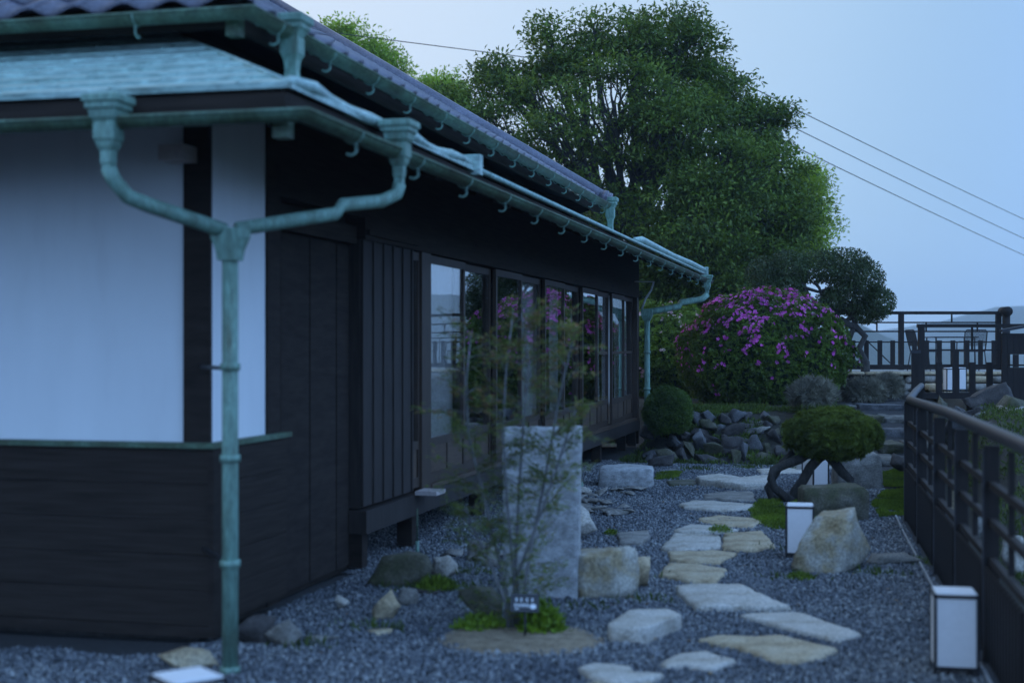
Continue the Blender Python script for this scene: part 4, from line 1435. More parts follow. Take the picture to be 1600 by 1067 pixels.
# cloud pruned tree with a twisted hollow trunk
CD = 24.9
cb = P(1352, 560, CD)
cb.z = ground_h(cb.x, cb.y)
cloud = thing('pruned_tree', cb, 'dark cloud pruned tree with twisted hollow trunk beside the terrace fence', 'tree')
for k, (px, py, rx, ry) in enumerate(((1196, 428, 30, 26), (1232, 420, 38, 27), (1278, 418, 44, 27), (1318, 418, 44, 30), (1346, 438, 36, 34), (1330, 462, 44, 28), (1300, 474, 26, 22), (1374, 472, 24, 24), (1352, 488, 30, 18), (1226, 448, 26, 16), (1246, 462, 18, 16))):
    c = P(px, py, CD + random.uniform(-0.25, 0.25))
    s_ = CD / FPX
    dome(cloud, 'foliage_pad', c, (rx * s_, 0.42, ry * s_), int(1500 + rx * ry * 1.6), 0.048, 0.026, M['leaf_dark'], -1.0, 0.16, 0.2, 0.45, False, k * 3.3, 0.9, 2.4)
tk = MB(True)
path = [P(1352, 566, CD), P(1342, 545, CD), P(1352, 525, CD), P(1338, 512, CD), P(1322, 506, CD), P(1312, 498, CD)]
path.insert(0, Vector((cb.x, cb.y, cb.z - 0.1)))
tk.tube(path, [0.10, 0.08, 0.06, 0.055, 0.06, 0.065, 0.06], 8)
tk.tube([P(1320, 548, CD), P(1330, 522, CD), P(1336, 508, CD), P(1334, 494, CD), P(1322, 486, CD)], [0.05, 0.045, 0.05, 0.055, 0.04], 8)
ring = [P(1318 + 11.5 * math.cos(a), 493 + 8.5 * math.sin(a), CD) for a in [2 * math.pi * k / 14 for k in range(15)]]
tk.tube(ring, 0.042, 8, False)
tk.tube([P(1308, 496, CD), P(1310, 520, CD + .05), P(1306, 545, CD)], [0.05, 0.055, 0.06], 8)
tk.build('trunk', M['bark'], cloud)
bk = MB(True)
for pp in ([(1312, 488), (1290, 470), (1266, 478), (1262, 462), (1256, 448), (1250, 430)], [(1258, 450), (1278, 456), (1300, 450)], [(1272, 440), (1280, 450), (1284, 462)], [(1322, 486), (1335, 465), (1340, 440)], [(1330, 490), (1355, 480), (1372, 474)], [(1256, 448), (1230, 432), (1200, 428)], [(1262, 478), (1255, 490)]):
    bk.tube([P(x, y, CD) for x, y in pp], [0.034 - 0.016 * i / len(pp) for i in range(len(pp))], 6)
bk.build('branches', M['bark'], cloud)

# azaleas
AZ = 23.0
ac = P(1195, 556, AZ)
az_ = thing('azalea_bush', (ac.x, ac.y, MOUND), 'large dome shaped azalea covered in magenta blossoms', 'bush')
arad = (1.37, 1.05, 1.06)
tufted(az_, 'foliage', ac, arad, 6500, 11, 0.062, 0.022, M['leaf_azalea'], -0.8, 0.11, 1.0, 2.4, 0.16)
s = sph(9000, -0.6)
keep = []
for p in s:
    side = p[0] * CA + p[1] * SA
    v = nz(p, 3.4, 40.0) + 0.5 * nz(p, 8.0, 12.0)
    w = 0.16 - 0.45 * max(0, p[2] - 0.1) + max(0, 0.25 - p[2]) * 0.85 + 0.16 * max(0, side) + 0.10 * max(0, -side - 0.5)
    v = nz(p, 5.2, 40.0) + 0.55 * nz(p, 11.0, 12.0)
    if (v > w and random.random() < 0.55) or (p[2] > -0.2 and random.random() < 0.02): keep.append(p)
s = np.array(keep)
k = np.array([1 + 0.11 * (nz(p, 2.4, 1.0) + 0.7 * nz(p, 2.4 * 2.6, 10.0)) for p in s])
fp = np.array(ac) + s * np.array(arad) * (k * 1.005)[:, None]
flowers(az_, 'blossoms', fp, s + rng.normal(0, 0.45, s.shape), 0.068, M['bloom'])

pc = P(1040, 555, 25.5)
pale = thing('azalea_bush', (pc.x, pc.y, MOUND), 'pale green azalea with scattered pale pink blossoms behind the far downpipe', 'bush')
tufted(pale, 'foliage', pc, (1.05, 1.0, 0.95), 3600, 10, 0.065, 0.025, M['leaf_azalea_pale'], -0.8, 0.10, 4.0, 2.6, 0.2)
s = sph(1500, -0.4)
s = np.array([p for p in s if nz(p, 4, 77) > 0.33])
flowers(pale, 'blossoms', np.array(pc) + s * np.array((1.05, 1.0, 0.95)) * 1.0, s + rng.normal(0, 0.35, s.shape), 0.07, M['bloom_pale'])

rc = P(1044, 643, 19.2)
rb = thing('round_bush', (rc.x, rc.y, 0.2), 'small clipped round green bush behind the far downpipe', 'bush')
dome(rb, 'foliage', rc, (0.33, 0.33, 0.33), 16000, 0.030, 0.012, M['leaf_round'], -0.9, 0.11, 0.4, 0.16, True, 6.0)

for k, (px, py, d, rx, rz_, lab) in enumerate(((1270, 617, 20.0, 0.28, 0.17, 'silver grey shrub at the foot of the magenta azalea'),
                                              (1350, 614, 23.4, 0.31, 0.19, 'silvery lavender shrub left of the stone steps below the terrace'),
                                              (1386, 606, 24.0, 0.22, 0.19, 'smaller silvery shrub against the terrace wall right of the lavender one'))):
    c = P(px, py, d)
    o = thing('silver_shrub', (c.x, c.y, c.z - rz_), lab, 'shrub', 'silver shrubs near the terrace')
    tufted(o, 'foliage', c, (rx, rx, rz_), 330, 22, 0.13, 0.0085, M['leaf_silver'], -0.5, 0.3, 8.0 + k, 3.2, 0.5, 0.5, 1.0, 0.006, False)
    dome(o, 'inner_leaves', c, (rx * 0.8, rx * 0.8, rz_ * 0.8), 1200, 0.05, 0.014, M['leaf_dark'], -0.9, 0.1, 0.4, 0.5, False, 3.0 + k)

# dwarf pine with a helmet crown on arching legs
ND_ = 14.0
nb = G(1248, 786)
pine = thing('dwarf_pine', (nb.x, nb.y, 0), 'small trained pine with a flat helmet crown on arching bare trunks', 'tree')
nc = P(1300, 679, ND_)
tufted(pine, 'crown', nc, (0.445, 0.42, 0.24), 2300, 26, 0.058, 0.0055, M['leaf_pine'], -0.93, 0.15, 11.0, 3.6, 0.22, 0.7, 0.35)
lg = MB(True)


def pp_(lst, d=ND_): return [P(x, y, d + dd) for x, y, dd in lst]


lg.tube(pp_([(1244, 790, .05), (1226, 775, .0), (1210, 762, -.02), (1204, 748, -.04), (1208, 735, -.04), (1226, 726, -.02), (1250, 717, 0), (1268, 704, .02)]), [0.06, 0.045, 0.04, 0.038, 0.042, 0.045, 0.05, 0.05], 9)
lg.build('trunk', M['bark'], pine)
lg = MB(True)
lg.tube(pp_([(1222, 788, .2), (1205, 775, .2), (1199, 762, .2), (1212, 742, .2), (1222, 722, .18), (1240, 706, .15)]), [0.05, 0.04, 0.034, 0.032, 0.034, 0.03], 9)
lg.build('trunk', M['bark'], pine)
lg = MB(True)
lg.tube(pp_([(1238, 788, .1), (1242, 768, .05), (1254, 752, .0), (1266, 730, -.02), (1280, 715, 0), (1298, 704, 0)]), [0.06, 0.05, 0.048, 0.05, 0.05, 0.05], 9)
lg.build('trunk', M['bark'], pine)
lg = MB(True)
lg.tube(pp_([(1290, 706, 0), (1304, 722, -.03), (1316, 738, -.06), (1329, 750, -.08), (1327, 762, -.1), (1322, 774, -.12)]), [0.055, 0.05, 0.048, 0.042, 0.034, 0.03], 9)
lg.build('trunk', M['bark'], pine)

# fine leaved young shrub before the granite slab
sb = G(792, 990)
yn = thing('young_shrub', (sb.x, sb.y, 0), 'thin wispy young shrub with feathery leaves and reddish tips in a soil ring', 'shrub')
SDp = 7.7
stems = MB(True)
tips = []
STEM = [[(802, 992), (792, 930), (776, 860), (752, 760), (732, 680), (728, 600), (736, 520)], [(808, 992), (803, 900), (792, 780), (786, 680), (790, 590), (800, 500)],
        [(815, 990), (822, 900), (845, 780), (860, 700), (872, 630), (888, 560), (900, 510)], [(800, 990), (806, 880), (810, 780), (818, 660), (826, 570), (815, 490)], [(812, 990), (808, 900), (838, 820), (860, 760), (880, 700), (900, 640)],
        [(796, 990), (790, 940), (766, 880), (742, 830), (726, 790)]]
for i, st in enumerate(STEM):
    pts = [P(x, y, SDp + 0.06 * math.sin(k * 1.1 + i * 2)) for k, (x, y) in enumerate(st)]
    stems.tube(pts, [0.011 - 0.0075 * k / len(pts) for k in range(len(pts))], 6)
    for k in range(1, len(pts)):
        for q in range((2, 3, 4, 8, 10, 10, 10)[min(k, 6)]):
            t = random.random()
            tips.append((pts[k - 1].lerp(pts[k], t), k / len(pts)))
stems.build('stems', M['pale_bark'], yn)
Lp, La, Ln, Lr = [], [], [], []
tw = MB(True)
for p, hh in tips:
    a = random.uniform(0, 2 * math.pi)
    ln = random.uniform(0.10, 0.30)
    dirv = Vector((math.cos(a), math.sin(a), random.uniform(-0.15, 1.1))).normalized()
    q = p + dirv * ln
    tw.tube([p, p.lerp(q, 0.5) + Vector((0, 0, 0.015)), q], [0.0025, 0.002, 0.001], 3)
    for j in range(34):
        t = random.uniform(0.25, 1.05)
        b0 = p.lerp(q, t) + Vector((random.gauss(0, .016), random.gauss(0, .016), random.gauss(0, .014)))
        sd = Vector((-dirv.y, dirv.x, 0)) * random.choice((-1, 1))
        ax = dirv * 0.6 + sd * random.uniform(0.3, 1) + Vector((0, 0, random.uniform(-.3, .3)))
        Lp.append(b0); La.append(ax); Ln.append(Vector((random.gauss(0, .3), random.gauss(0, .3), 1)))
Lp, La, Ln = np.array([tuple(v) for v in Lp]), np.array([tuple(v) for v in La]), np.array([tuple(v) for v in Ln])
tw.build('twigs', M['pale_bark'], yn)
top = (Lp[:, 2] > 1.15) & (rng.random(len(Lp)) < 0.25)
link('red_leaves', leaf_mesh('red_leaves', Lp[top] - np.array(yn.location), La[top], Ln[top], 0.042 * rng.uniform(0.6, 1.3, top.sum()), 0.009 * rng.uniform(0.7, 1.3, top.sum())), M['leaf_red'], yn)
Lp, La, Ln = Lp[~top], La[~top], Ln[~top]
link('leaves', leaf_mesh('leaves', Lp - np.array(yn.location), La, Ln, 0.042 * rng.uniform(0.6, 1.3, len(Lp)), 0.0095 * rng.uniform(0.7, 1.3, len(Lp))), M['leaf_nandina'], yn)

# ring of bare soil round it
so_c = G(812, 1000)
v, f = [(so_c.x, so_c.y, 0.035)], []
for j, (rr_, z) in enumerate(((0.2, 0.030), (0.34, 0.024), (0.43, 0.012), (0.47, -0.012))):
    for k in range(40):
        a = 2 * math.pi * k / 40
        q = rr_ * (1 + 0.10 * noise.noise((math.cos(a) * 1.5, math.sin(a) * 1.5, 4)))
        v.append((so_c.x + q * math.cos(a), so_c.y + q * 0.95 * math.sin(a), z + 0.004 * noise.noise((k * 0.7, j, 0))))
for k in range(40):
    f.append((0, 1 + k, 1 + (k + 1) % 40))
    for j in range(3):
        a, b = 1 + j * 40 + k, 1 + j * 40 + (k + 1) % 40
        f.append((a, a + 40, b + 40, b))
sl = MB(True); sl.add(v, f)
prop(sl.build('soil_patch', M['brown_soil']), kind='structure')


def tuft(name, label, cat, px, py, rx, rz_, n, L, Wd, mat, d=None, z=0.0, kind=None, ry=None):
    g = G(px, py, z) if d is None else P(px, py, d)
    o = thing(name, g, label, cat)
    dome(o, 'leaves', (g.x, g.y, g.z + 0.01), (rx, ry or rx, rz_), n, L, Wd, mat, 0.0, 0.2, 0.7, 0.5, False, px * 0.1, 0.9)
    return o


tuft('fern_clump', 'bright green leafy clump growing just right of the plant sign', 'plant', 846, 992, 0.11, 0.15, 700, 0.05, 0.022, M['leaf_fern'])
tuft('fern_clump', 'low green leafy clump left of the young shrub stems', 'plant', 752, 985, 0.15, 0.06, 700, 0.035, 0.013, M['leaf_fern'])
tuft('fern_clump', 'small grassy clump at the right end of the long mossy rock', 'plant', 682, 925, 0.12, 0.07, 500, 0.05, 0.010, M['moss'])
tuft('fern_clump', 'tiny green sprout at the foot of the large tan boulder', 'plant', 1250, 906, 0.09, 0.035, 500, 0.022, 0.006, M['moss'])
tuft('fern_clump', 'little moss cushion at the left of the lone grey stone in gravel', 'plant', 955, 838, 0.06, 0.045, 400, 0.02, 0.006, M['moss'])
tuft('fern_clump', 'tiny grass tuft growing out of the joined stepping stones', 'plant', 1125, 834, 0.09, 0.05, 400, 0.03, 0.006, M['leaf_fern'], z=0.05, ry=0.05)


def mosspatch(pts, n, hgt=0.035):
    """low moss lawn within a photo-traced outline on the ground"""
    g = [G(x, y) for x, y in pts]
    x0, x1 = min(p.x for p in g), max(p.x for p in g)
    y0, y1 = min(p.y for p in g), max(p.y for p in g)
    out = []
    while len(out) < n:
        x, y = random.uniform(x0, x1), random.uniform(y0, y1)
        ins = False
        for i in range(len(g)):
            a, b = g[i], g[i - 1]
            if (a.y > y) != (b.y > y) and x < (b.x - a.x) * (y - a.y) / (b.y - a.y) + a.x: ins = not ins
        edge = min(abs((b_.x - a_.x) * (a_.y - y) - (a_.x - x) * (b_.y - a_.y)) / max(1e-4, (b_ - a_).length) for a_, b_ in zip(g, g[1:] + g[:1]))
        if ins and noise.noise((x * 5, y * 5, 1)) > -0.25 and random.random() < 0.12 + edge / 0.10 + 0.6 * noise.noise((x * 9, y * 9, 4)):
            out.append((x, y, 0.012 + hgt * 0.6 * max(0, noise.noise((x * 3, y * 3, 8)) + 0.3)))
    p = np.array(out)
    m = len(p)
    ax = unit(rng.normal(0, 0.45, (m, 3)) + np.array([0, 0, 1.0]))
    nn = rng.normal(0, 1, (m, 3))
    o = link('moss', leaf_mesh('moss', p, ax, nn, 0.03 * rng.uniform(0.5, 1.4, m), 0.007 * rng.uniform(0.7, 1.3, m)), M['moss'])
    prop(o, kind='stuff')


mosspatch([(1168, 800), (1185, 785), (1240, 782), (1300, 790), (1310, 812), (1240, 832), (1200, 830), (1180, 820)], 16000)
mosspatch([(1360, 790), (1380, 770), (1425, 765), (1422, 808), (1375, 812)], 11000)
mosspatch([(1376, 742), (1400, 735), (1424, 745), (1420, 766), (1380, 762)], 9000)
mosspatch([(1024, 742), (1070, 738), (1060, 748), (1026, 752)], 2500)

# undergrowth between the stones of the planted bank and on the mound
gp = []
for k in range(26000):
    x, y = random.uniform(-3.1, -0.1), random.uniform(18.5, 21.5)
    if noise.noise((x * 2.2, y * 2.2, 5)) > -0.05: gp.append((x, y, ground_h(x, y) + random.uniform(-0.02, 0.03)))
for k in range(40000):
    x, y = random.uniform(0.95, 5.5), random.uniform(9, 19.5)
    if noise.noise((x * 1.3, y * 1.3, 2)) > -0.25: gp.append((x, y, ground_h(x, y) + random.uniform(-0.02, 0.03)))
gp = np.array(gp)
m = len(gp)
o = link('ground_cover', leaf_mesh('ground_cover', gp, unit(rng.normal(0, 0.6, (m, 3)) + np.array([0, 0, 0.8])), rng.normal(0, 1, (m, 3)), 0.06 * rng.uniform(0.5, 1.5, m), 0.016 * rng.uniform(0.6, 1.3, m)), M['ground_cover'])
prop(o, kind='stuff')

fl = []
while len(fl) < 130:
    d_ = random.uniform(6.6, 17.5)
    q = W((random.uniform(380, 1420) - 800) / FPX * d_, d_)
    if -3.1 < q.x < 0.3: fl.append((q.x, q.y, 0.022))
fl = np.array(fl)
m = len(fl)
a_ = rng.uniform(0, 6.283, m)
o = link('fallen_leaves', leaf_mesh('fallen_leaves', fl, np.stack([np.cos(a_), np.sin(a_), rng.normal(0, .15, m)], 1), rng.normal(0, .25, (m, 3)) + np.array([0, 0, 1]), 0.032 * rng.uniform(0.5, 1.2, m), 0.016 * rng.uniform(0.6, 1.2, m)), M['leaf_red'])
prop(o, kind='stuff')
wd = []
for px_, py_, n_ in ((640, 922, 90), (700, 918, 120), (735, 898, 80), (905, 950, 60), (1005, 940, 60), (1240, 905, 60), (1370, 898, 80), (1425, 880, 100), (590, 985, 70), (470, 1012, 60), (1060, 905, 30), (1200, 860, 40), (1035, 750, 120), (1090, 735, 160), (1170, 732, 160), (1230, 735, 120)):
    g_ = G(px_, py_)
    for k in range(n_): wd.append((g_.x + random.gauss(0, .10), g_.y + random.gauss(0, .06), 0.0))
wd = np.array(wd)
m = len(wd)
o = link('weeds', leaf_mesh('weeds', wd, unit(rng.normal(0, 0.5, (m, 3)) + np.array([0, 0, 0.9])), rng.normal(0, 1, (m, 3)), 0.055 * rng.uniform(0.5, 1.5, m), 0.010 * rng.uniform(0.6, 1.3, m)), M['ground_cover'])
prop(o, kind='stuff')

# ------------------------------------------------------------------ dry stone walls and steps
wl_c = G(1140, 730)
rw = thing('stone_wall', (wl_c.x, wl_c.y, 0), 'low dry stone wall of dark rocks below the magenta azalea', 'wall')
ST = [(145, 310, 230, 470, 'blue_stone'), (580, 250, 690, 350, 'blue_stone'), (700, 285, 830, 355, 'dark_stone'), (840, 250, 970, 345, 'blue_stone'), (978, 268, 1050, 335, 'dark_stone'), (1050, 292, 1162, 378, 'grey_stone'),
      (570, 345, 682, 445, 'mossy_stone'), (790, 365, 955, 495, 'dark_stone'), (1055, 385, 1180, 455, 'grey_stone'), (1190, 445, 1295, 605, 'dark_stone'), (925, 465, 1015, 565, 'dark_stone'), (990, 512, 1135, 645, 'blue_stone'),
      (490, 472, 592, 665, 'blue_stone'), (755, 518, 905, 665, 'dark_stone'), (900, 585, 1010, 760, 'blue_stone'), (110, 628, 312, 765, 'mossy_stone'), (500, 668, 690, 775, 'dark_stone'), (690, 680, 835, 770, 'dark_stone'),
      (1060, 648, 1235, 755, 'mossy_stone'), (1300, 495, 1395, 605, 'blue_stone'), (270, 488, 372, 565, 'blue_stone'), (330, 380, 480, 480, 'dark_stone'), (600, 460, 740, 560, 'dark_stone'), (320, 600, 480, 760, 'dark_stone'),
      (600, 560, 755, 675, 'mossy_stone'), (1240, 600, 1400, 750, 'dark_stone'), (1170, 300, 1290, 400, 'mossy_stone'), (20, 365, 112, 480, 'dark_stone'), (240, 320, 330, 420, 'dark_stone'), (400, 560, 500, 680, 'mossy_stone'), (840, 640, 910, 765, 'mossy_stone'), (1130, 560, 1200, 660, 'mossy_stone')]
for k, (x0, y0, x1, y1, mt) in enumerate(ST):
    px, py = 1000 + (x0 + x1) / 2 * 0.1687, 600 + (y0 + y1) / 2 * 0.1687
    d = 18.35 + max(0, (730 - py)) / 90 * 1.6
    w, h = (x1 - x0) * 0.1687 * d / FPX * 1.5, (y1 - y0) * 0.1687 * d / FPX * 1.55
    c = P(px, py, d + 0.12)
    me = rand_rock(300 + k, w, max(0.3, w * 0.7), h, 10, 3, boxy=0.7)
    link('stone', me, M[mt], rw, (c.x - rw.location.x, c.y - rw.location.y, c.z - h * 0.42), (random.uniform(-.1, .1), random.uniform(-.15, .15), YAW))

for k in range(26):           # smaller packing stones set back between the big ones
    px, py = random.uniform(1012, 1244), random.uniform(648, 722)
    d = 18.6 + (730 - py) / 90 * 1.6
    c = P(px, py, d)
    w, h = random.uniform(0.2, 0.36), random.uniform(0.16, 0.28)
    me = rand_rock(800 + k, w, 0.3, h, 10, 2, boxy=0.7)
    link('stone', me, M[random.choice(['dark_stone', 'dark_stone', 'blue_stone', 'mossy_stone'])], rw, (c.x - rw.location.x, c.y - rw.location.y, c.z - h * 0.42), (random.uniform(-.2, .2), random.uniform(-.2, .2), YAW))

st_c = W(5.1, 18.4, 0)
stp = thing('stone_steps', st_c, 'rough stone steps climbing from the gravel path to the terrace', 'steps')
STEPS = [(18.2, 0.11), (19.0, 0.24), (20.0, 0.37), (21.0, 0.50), (22.0, 0.62)]
for k, (d, z) in enumerate(STEPS):
    us = [4.55, 5.0, 5.42, 5.85] if k % 2 else [4.5, 5.2, 5.9]
    for i in range(len(us) - 1):
        a, b = us[i] + 0.01, us[i + 1] - 0.01
        dd = d + random.uniform(-0.06, 0.06)
        c = W((a + b) / 2 + (d - 20) * 0.1, dd + 0.3, z)
        hgt = 0.16
        pts = [(x, y, zz) for x in (-(b - a) / 2, (b - a) / 2) for y in (-0.3, 0.35) for zz in (-hgt, 0)]
        pts = [(x + random.uniform(-.04, .04), y + random.uniform(-.06, .06), zz + random.uniform(-.02, .02)) for x, y, zz in pts]
        pts += [(random.uniform(-.2, .2), -0.36, -0.05), (0, -0.35, -0.1)]
        me = hull_rock(pts, 400 + k * 7 + i, 5, 0.026, 0, 8.0)
        link('step', me, M[('step_stone', 'blue_stone', 'step_stone', 'mossy_stone')[(k * 2 + i) % 4]], stp, c - st_c, (0, 0, YAW + random.uniform(-.05, .05)))

TD = 25.0
tw_c = W(6.3, TD, 0.6)
tw_ = thing('terrace_wall', tw_c, 'dry stone retaining wall under the terrace fence', 'wall')
u = 5.4
k = 0
for row, (z0, z1) in enumerate(((0.58, 0.76), (0.75, 0.92), (0.91, 1.03))):
    u = 5.2 + row * 0.13
    while u < 7.35:
        w = random.uniform(0.2, 0.42)
        h = z1 - z0
        c = W(u + w / 2, TD - 0.12 + row * 0.03, z0)
        me = rand_rock(500 + k, w * 1.05, 0.4, h * 1.1, 13, 2, boxy=0.75)
        link('stone', me, M[random.choice(['grey_stone', 'dark_stone', 'tan_stone', 'mossy_stone', 'pale_stone'])], tw_, c - tw_c, (0, 0, YAW))
        u += w
        k += 1
u = 5.2
while u < 9.6:
    w = random.uniform(0.4, 0.7)
    me = hull_rock([(x, y, zz) for x in (-w / 2, w / 2) for y in (-0.2, 0.25) for zz in (-0.03, 0.03)], 600 + k, 2, 0.008, 1, 9)
    link('coping_stone', me, M['tan_stone'], tw_, W(u + w / 2, TD - 0.08, 1.065) - tw_c, (0, 0, YAW))
    u += w
    k += 1
# steps up to the terrace behind the gate-side fence
ts_c = W(7.9, 23.6, 0.6)
ts = thing('terrace_steps', ts_c, 'pale edged stone steps up to the terrace behind the picket fence', 'steps')
for k, (d, z) in enumerate(((23.2, 0.78), (23.9, 0.90), (24.6, 1.02))):
    uu = 7.0
    while uu < 9.8:
        w = random.uniform(0.55, 0.9)
        me = hull_rock([(x, y, zz) for x in (-w / 2, w / 2) for y in (-0.25, 0.5) for zz in (-0.12, 0.0)], 650 + k * 9 + int(uu * 10), 2, 0.01, 1, 9)
        link('step', me, M['grey_stone' if random.random() < 0.5 else 'tan_stone'], ts, W(uu + w / 2, d + 0.2, z) - ts_c, (0, 0, YAW))
        uu += w

# rocks of the bank on the right of the railing
BR = [(1545, 652, 74, 62, 17.6, 'dark_stone', 'big dark craggy rock on the bank below the picket fence'), (1580, 664, 64, 50, 17.2, 'mossy_stone', 'dark mossy rock leaning on the right side of the big craggy rock'),
      (1521, 664, 46, 36, 17.1, 'dark_stone', 'low dark rock at the left foot of the big craggy rock'), (1470, 640, 42, 34, 18.0, 'mossy_stone', 'pointed greenish rock behind the bend of the railing'),
      (1500, 656, 50, 30, 17.8, 'blue_stone', 'bluish rounded rock on the bank under the picket fence'), (1527, 668, 44, 30, 17.0, 'grey_stone', 'grey rock in front of the big dark craggy rock'),
      (1590, 672, 60, 46, 17.0, 'grey_stone', 'grey rock at the right frame edge below the slatted screen'), (1496, 790, 30, 46, 12.8, 'tan_stone', 'tan upright stone glimpsed through the railing'),
      (1588, 740, 60, 40, 14.5, 'grey_stone', 'grey slanted rock on the bank at the right frame edge'), (1590, 868, 50, 46, 9.5, 'pale_stone', 'pale pointed stone seen between railing posts at the right'),
      (1560, 690, 70, 34, 16.0, 'dark_stone', 'low dark rock among leaves on the bank'), (1530, 830, 40, 40, 11.2, 'grey_stone', 'grey stone low behind the railing slats')]
for k, (px, py, w, h, d, mt, lab) in enumerate(BR):
    c = P(px, py, d)
    ww, hh = w * d / FPX, h * d / FPX
    zg = ground_h(c.x, c.y)
    zb = min(c.z, zg)
    me = rand_rock(700 + k, ww * 1.1, ww * 0.8, (c.z + hh - zb) * 1.02, 11, 6 if k < 3 else 4, 0.13 * min(ww, hh), boxy=0.5)
    o = link('bank_rock', me, M[mt], None, (c.x, c.y, zb), (0, 0, YAW))
    prop(o, lab, 'rock', 'rocks of the bank by the railing')


# ------------------------------------------------------------------ railing beside the path
RB = (0.41, 13.1)
ra = thing('railing', (RB[0], RB[1], 0), 'dark wooden railing with a thick round handrail along the gravel path', 'railing')


def rx_(y): return 0.41 + 0.037 * (13.1 - y)


hr = MB(True)
hr.tube([(rx_(3.6), 3.6, 1.135), (rx_(6), 6, 1.13), (rx_(9.5), 9.5, 1.12), (rx_(12.9), 12.9, 1.075), (0.43, 13.3, 1.07), (0.56, 15.5, 1.07), (0.70, 17.6, 1.07)], 0.036, 16)
hr.build('handrail', M['rail_wood'], ra)
posts = [4.55, 5.95, 7.35, 8.7, 10.1, 11.6, 13.05]
for i, y in enumerate(posts):
    x = rx_(y)
    MB().box(x - 0.035, x + 0.035, y - 0.035, y + 0.035, -0.05, 1.06).build('post', M['fence_wood'], ra)
    MB().box(x - 0.041, x - 0.0355, y - 0.034, y + 0.034, 0.0, 1.04).build('post_face', M['rail_wood'], ra)
for y0, y1 in zip(posts[:-1], posts[1:]):
    for z in (0.87, 0.69, 0.50):
        MB().bar((rx_(y0 + 0.036), y0 + 0.036, z), (rx_(y1 - 0.036), y1 - 0.036, z), 0.034, 0.036).build('rail', M['fence_wood'], ra)
    MB().bar((rx_(y0 + 0.036), y0 + 0.036, 0.09), (rx_(y1 - 0.036), y1 - 0.036, 0.09), 0.05, 0.06).build('rail', M['fence_wood'], ra)
    ym = (y0 + y1) / 2
    MB().box(rx_(ym) - 0.014, rx_(ym) + 0.014, ym - 0.014, ym + 0.014, 0.53, 1.08).build('baluster', M['fence_wood'], ra)
slat = MB().box(-0.011, 0.011, -0.022, 0.022, 0.04, 0.475).mesh('slat')
slat.materials.append(M['fence_wood'])
y = 4.65
while y < 13.0:
    if min(abs(y - p) for p in posts) > 0.075:
        link('slat', slat, None, ra, (rx_(y) - 0.034 - RB[0], y - RB[1], 0))
    y += 0.096
# continuation beyond the bend
p2 = [(0.43, 13.3), (0.56, 15.5), (0.70, 17.6)]
for a, b in zip(p2[:-1], p2[1:]):
    MB().box(b[0] - 0.035, b[0] + 0.035, b[1] - 0.035, b[1] + 0.035, -0.05, 1.06).build('post', M['fence_wood'], ra)
    for z in (0.87, 0.69, 0.50, 0.09):
        MB().bar((a[0], a[1], z), (b[0], b[1] - 0.036, z), 0.038, 0.05).build('rail', M['fence_wood'], ra)
y = 13.4
while y < 17.5:
    x = 0.43 + (y - 13.3) * 0.0628
    link('slat', slat, None, ra, (x - 0.034 - RB[0], y - RB[1], 0))
    y += 0.096


# ------------------------------------------------------------------ terrace fences
def picket(root, u0, d, z0, z1, w, th=0.03):
    c = W(u0, d, 0)
    me = MB().box(-w / 2, w / 2, -th / 2, th / 2, 0, z1 - z0).mesh('picket')
    return link('picket', me, M['fence_wood'], root, (c.x - root.location.x, c.y - root.location.y, z0 - root.location.z), (0, 0, YAW))


def rail_u(root, u0, u1, d, z, w, h, name='rail', mat='fence_wood'):
    a, b = W(u0, d, z), W(u1, d, z)
    return MB().bar(a, b, w, h).build(name, M[mat], root)


def U(px, d): return (px - 800) / FPX * d


def Z(py, d): return CH - (py - 540) / FPX * d


D1 = 25.2
f1 = thing('terrace_fence', W(U(1330, D1), D1, TERR), 'dark timber fence with log end post at the edge of the terrace', 'fence')
u0, u1 = U(1290, D1), U(1560, D1)
rail_u(f1, u0, u1, D1, Z(489, D1), 0.07, 0.055)
for y_ in (504, 518): rail_u(f1, u0, u1, D1, Z(y_, D1), 0.03, 0.026)
rail_u(f1, u0, u1, D1, Z(534.5, D1), 0.03, 0.022)
rail_u(f1, u0, u1, D1, Z(573.5, D1), 0.10, 0.085, 'bottom_beam')
for px in (1311, 1332, 1353, 1374, 1394, 1428, 1447, 1467, 1488, 1510, 1531, 1552):
    picket(f1, U(px, D1), D1 - 0.03, Z(571, D1), Z(532, D1), 0.08)
for px, wd in ((1408, 0.085), (1560, 0.085)):
    c = picket(f1, U(px, D1), D1 + 0.005, Z(578, D1), Z(489, D1), wd, 0.085)
    c.name = 'post'
for px, ya, yb in ((1370, 504, 518), (1487, 491, 503), (1447, 505, 517), (1527, 505, 517), (1310, 491, 503)):
    p = picket(f1, U(px, D1), D1, Z(yb, D1), Z(ya, D1), 0.026, 0.02)
    p.name = 'spacer'
lp = MB(True)
lp.tube([W(U(1569, D1), D1 - 0.1, 1.0), W(U(1569, D1), D1 - 0.1, Z(487, D1))], 0.07, 12)
lp.tube([W(U(1569, D1), D1 - 0.2, Z(487, D1)), W(U(1569, D1), D1 + 0.1, Z(487, D1))], 0.085, 14)
lp.build('log_post', M['fence_wood'], f1)
# thin diagonal stay wire
sw = MB(True); sw.tube([W(U(1340, D1), D1 + 0.4, Z(510, D1)), W(U(1405, D1), D1 + 0.4, Z(572, D1))], 0.012, 5)
sw.build('stay_wire', M['metal_black'], f1)

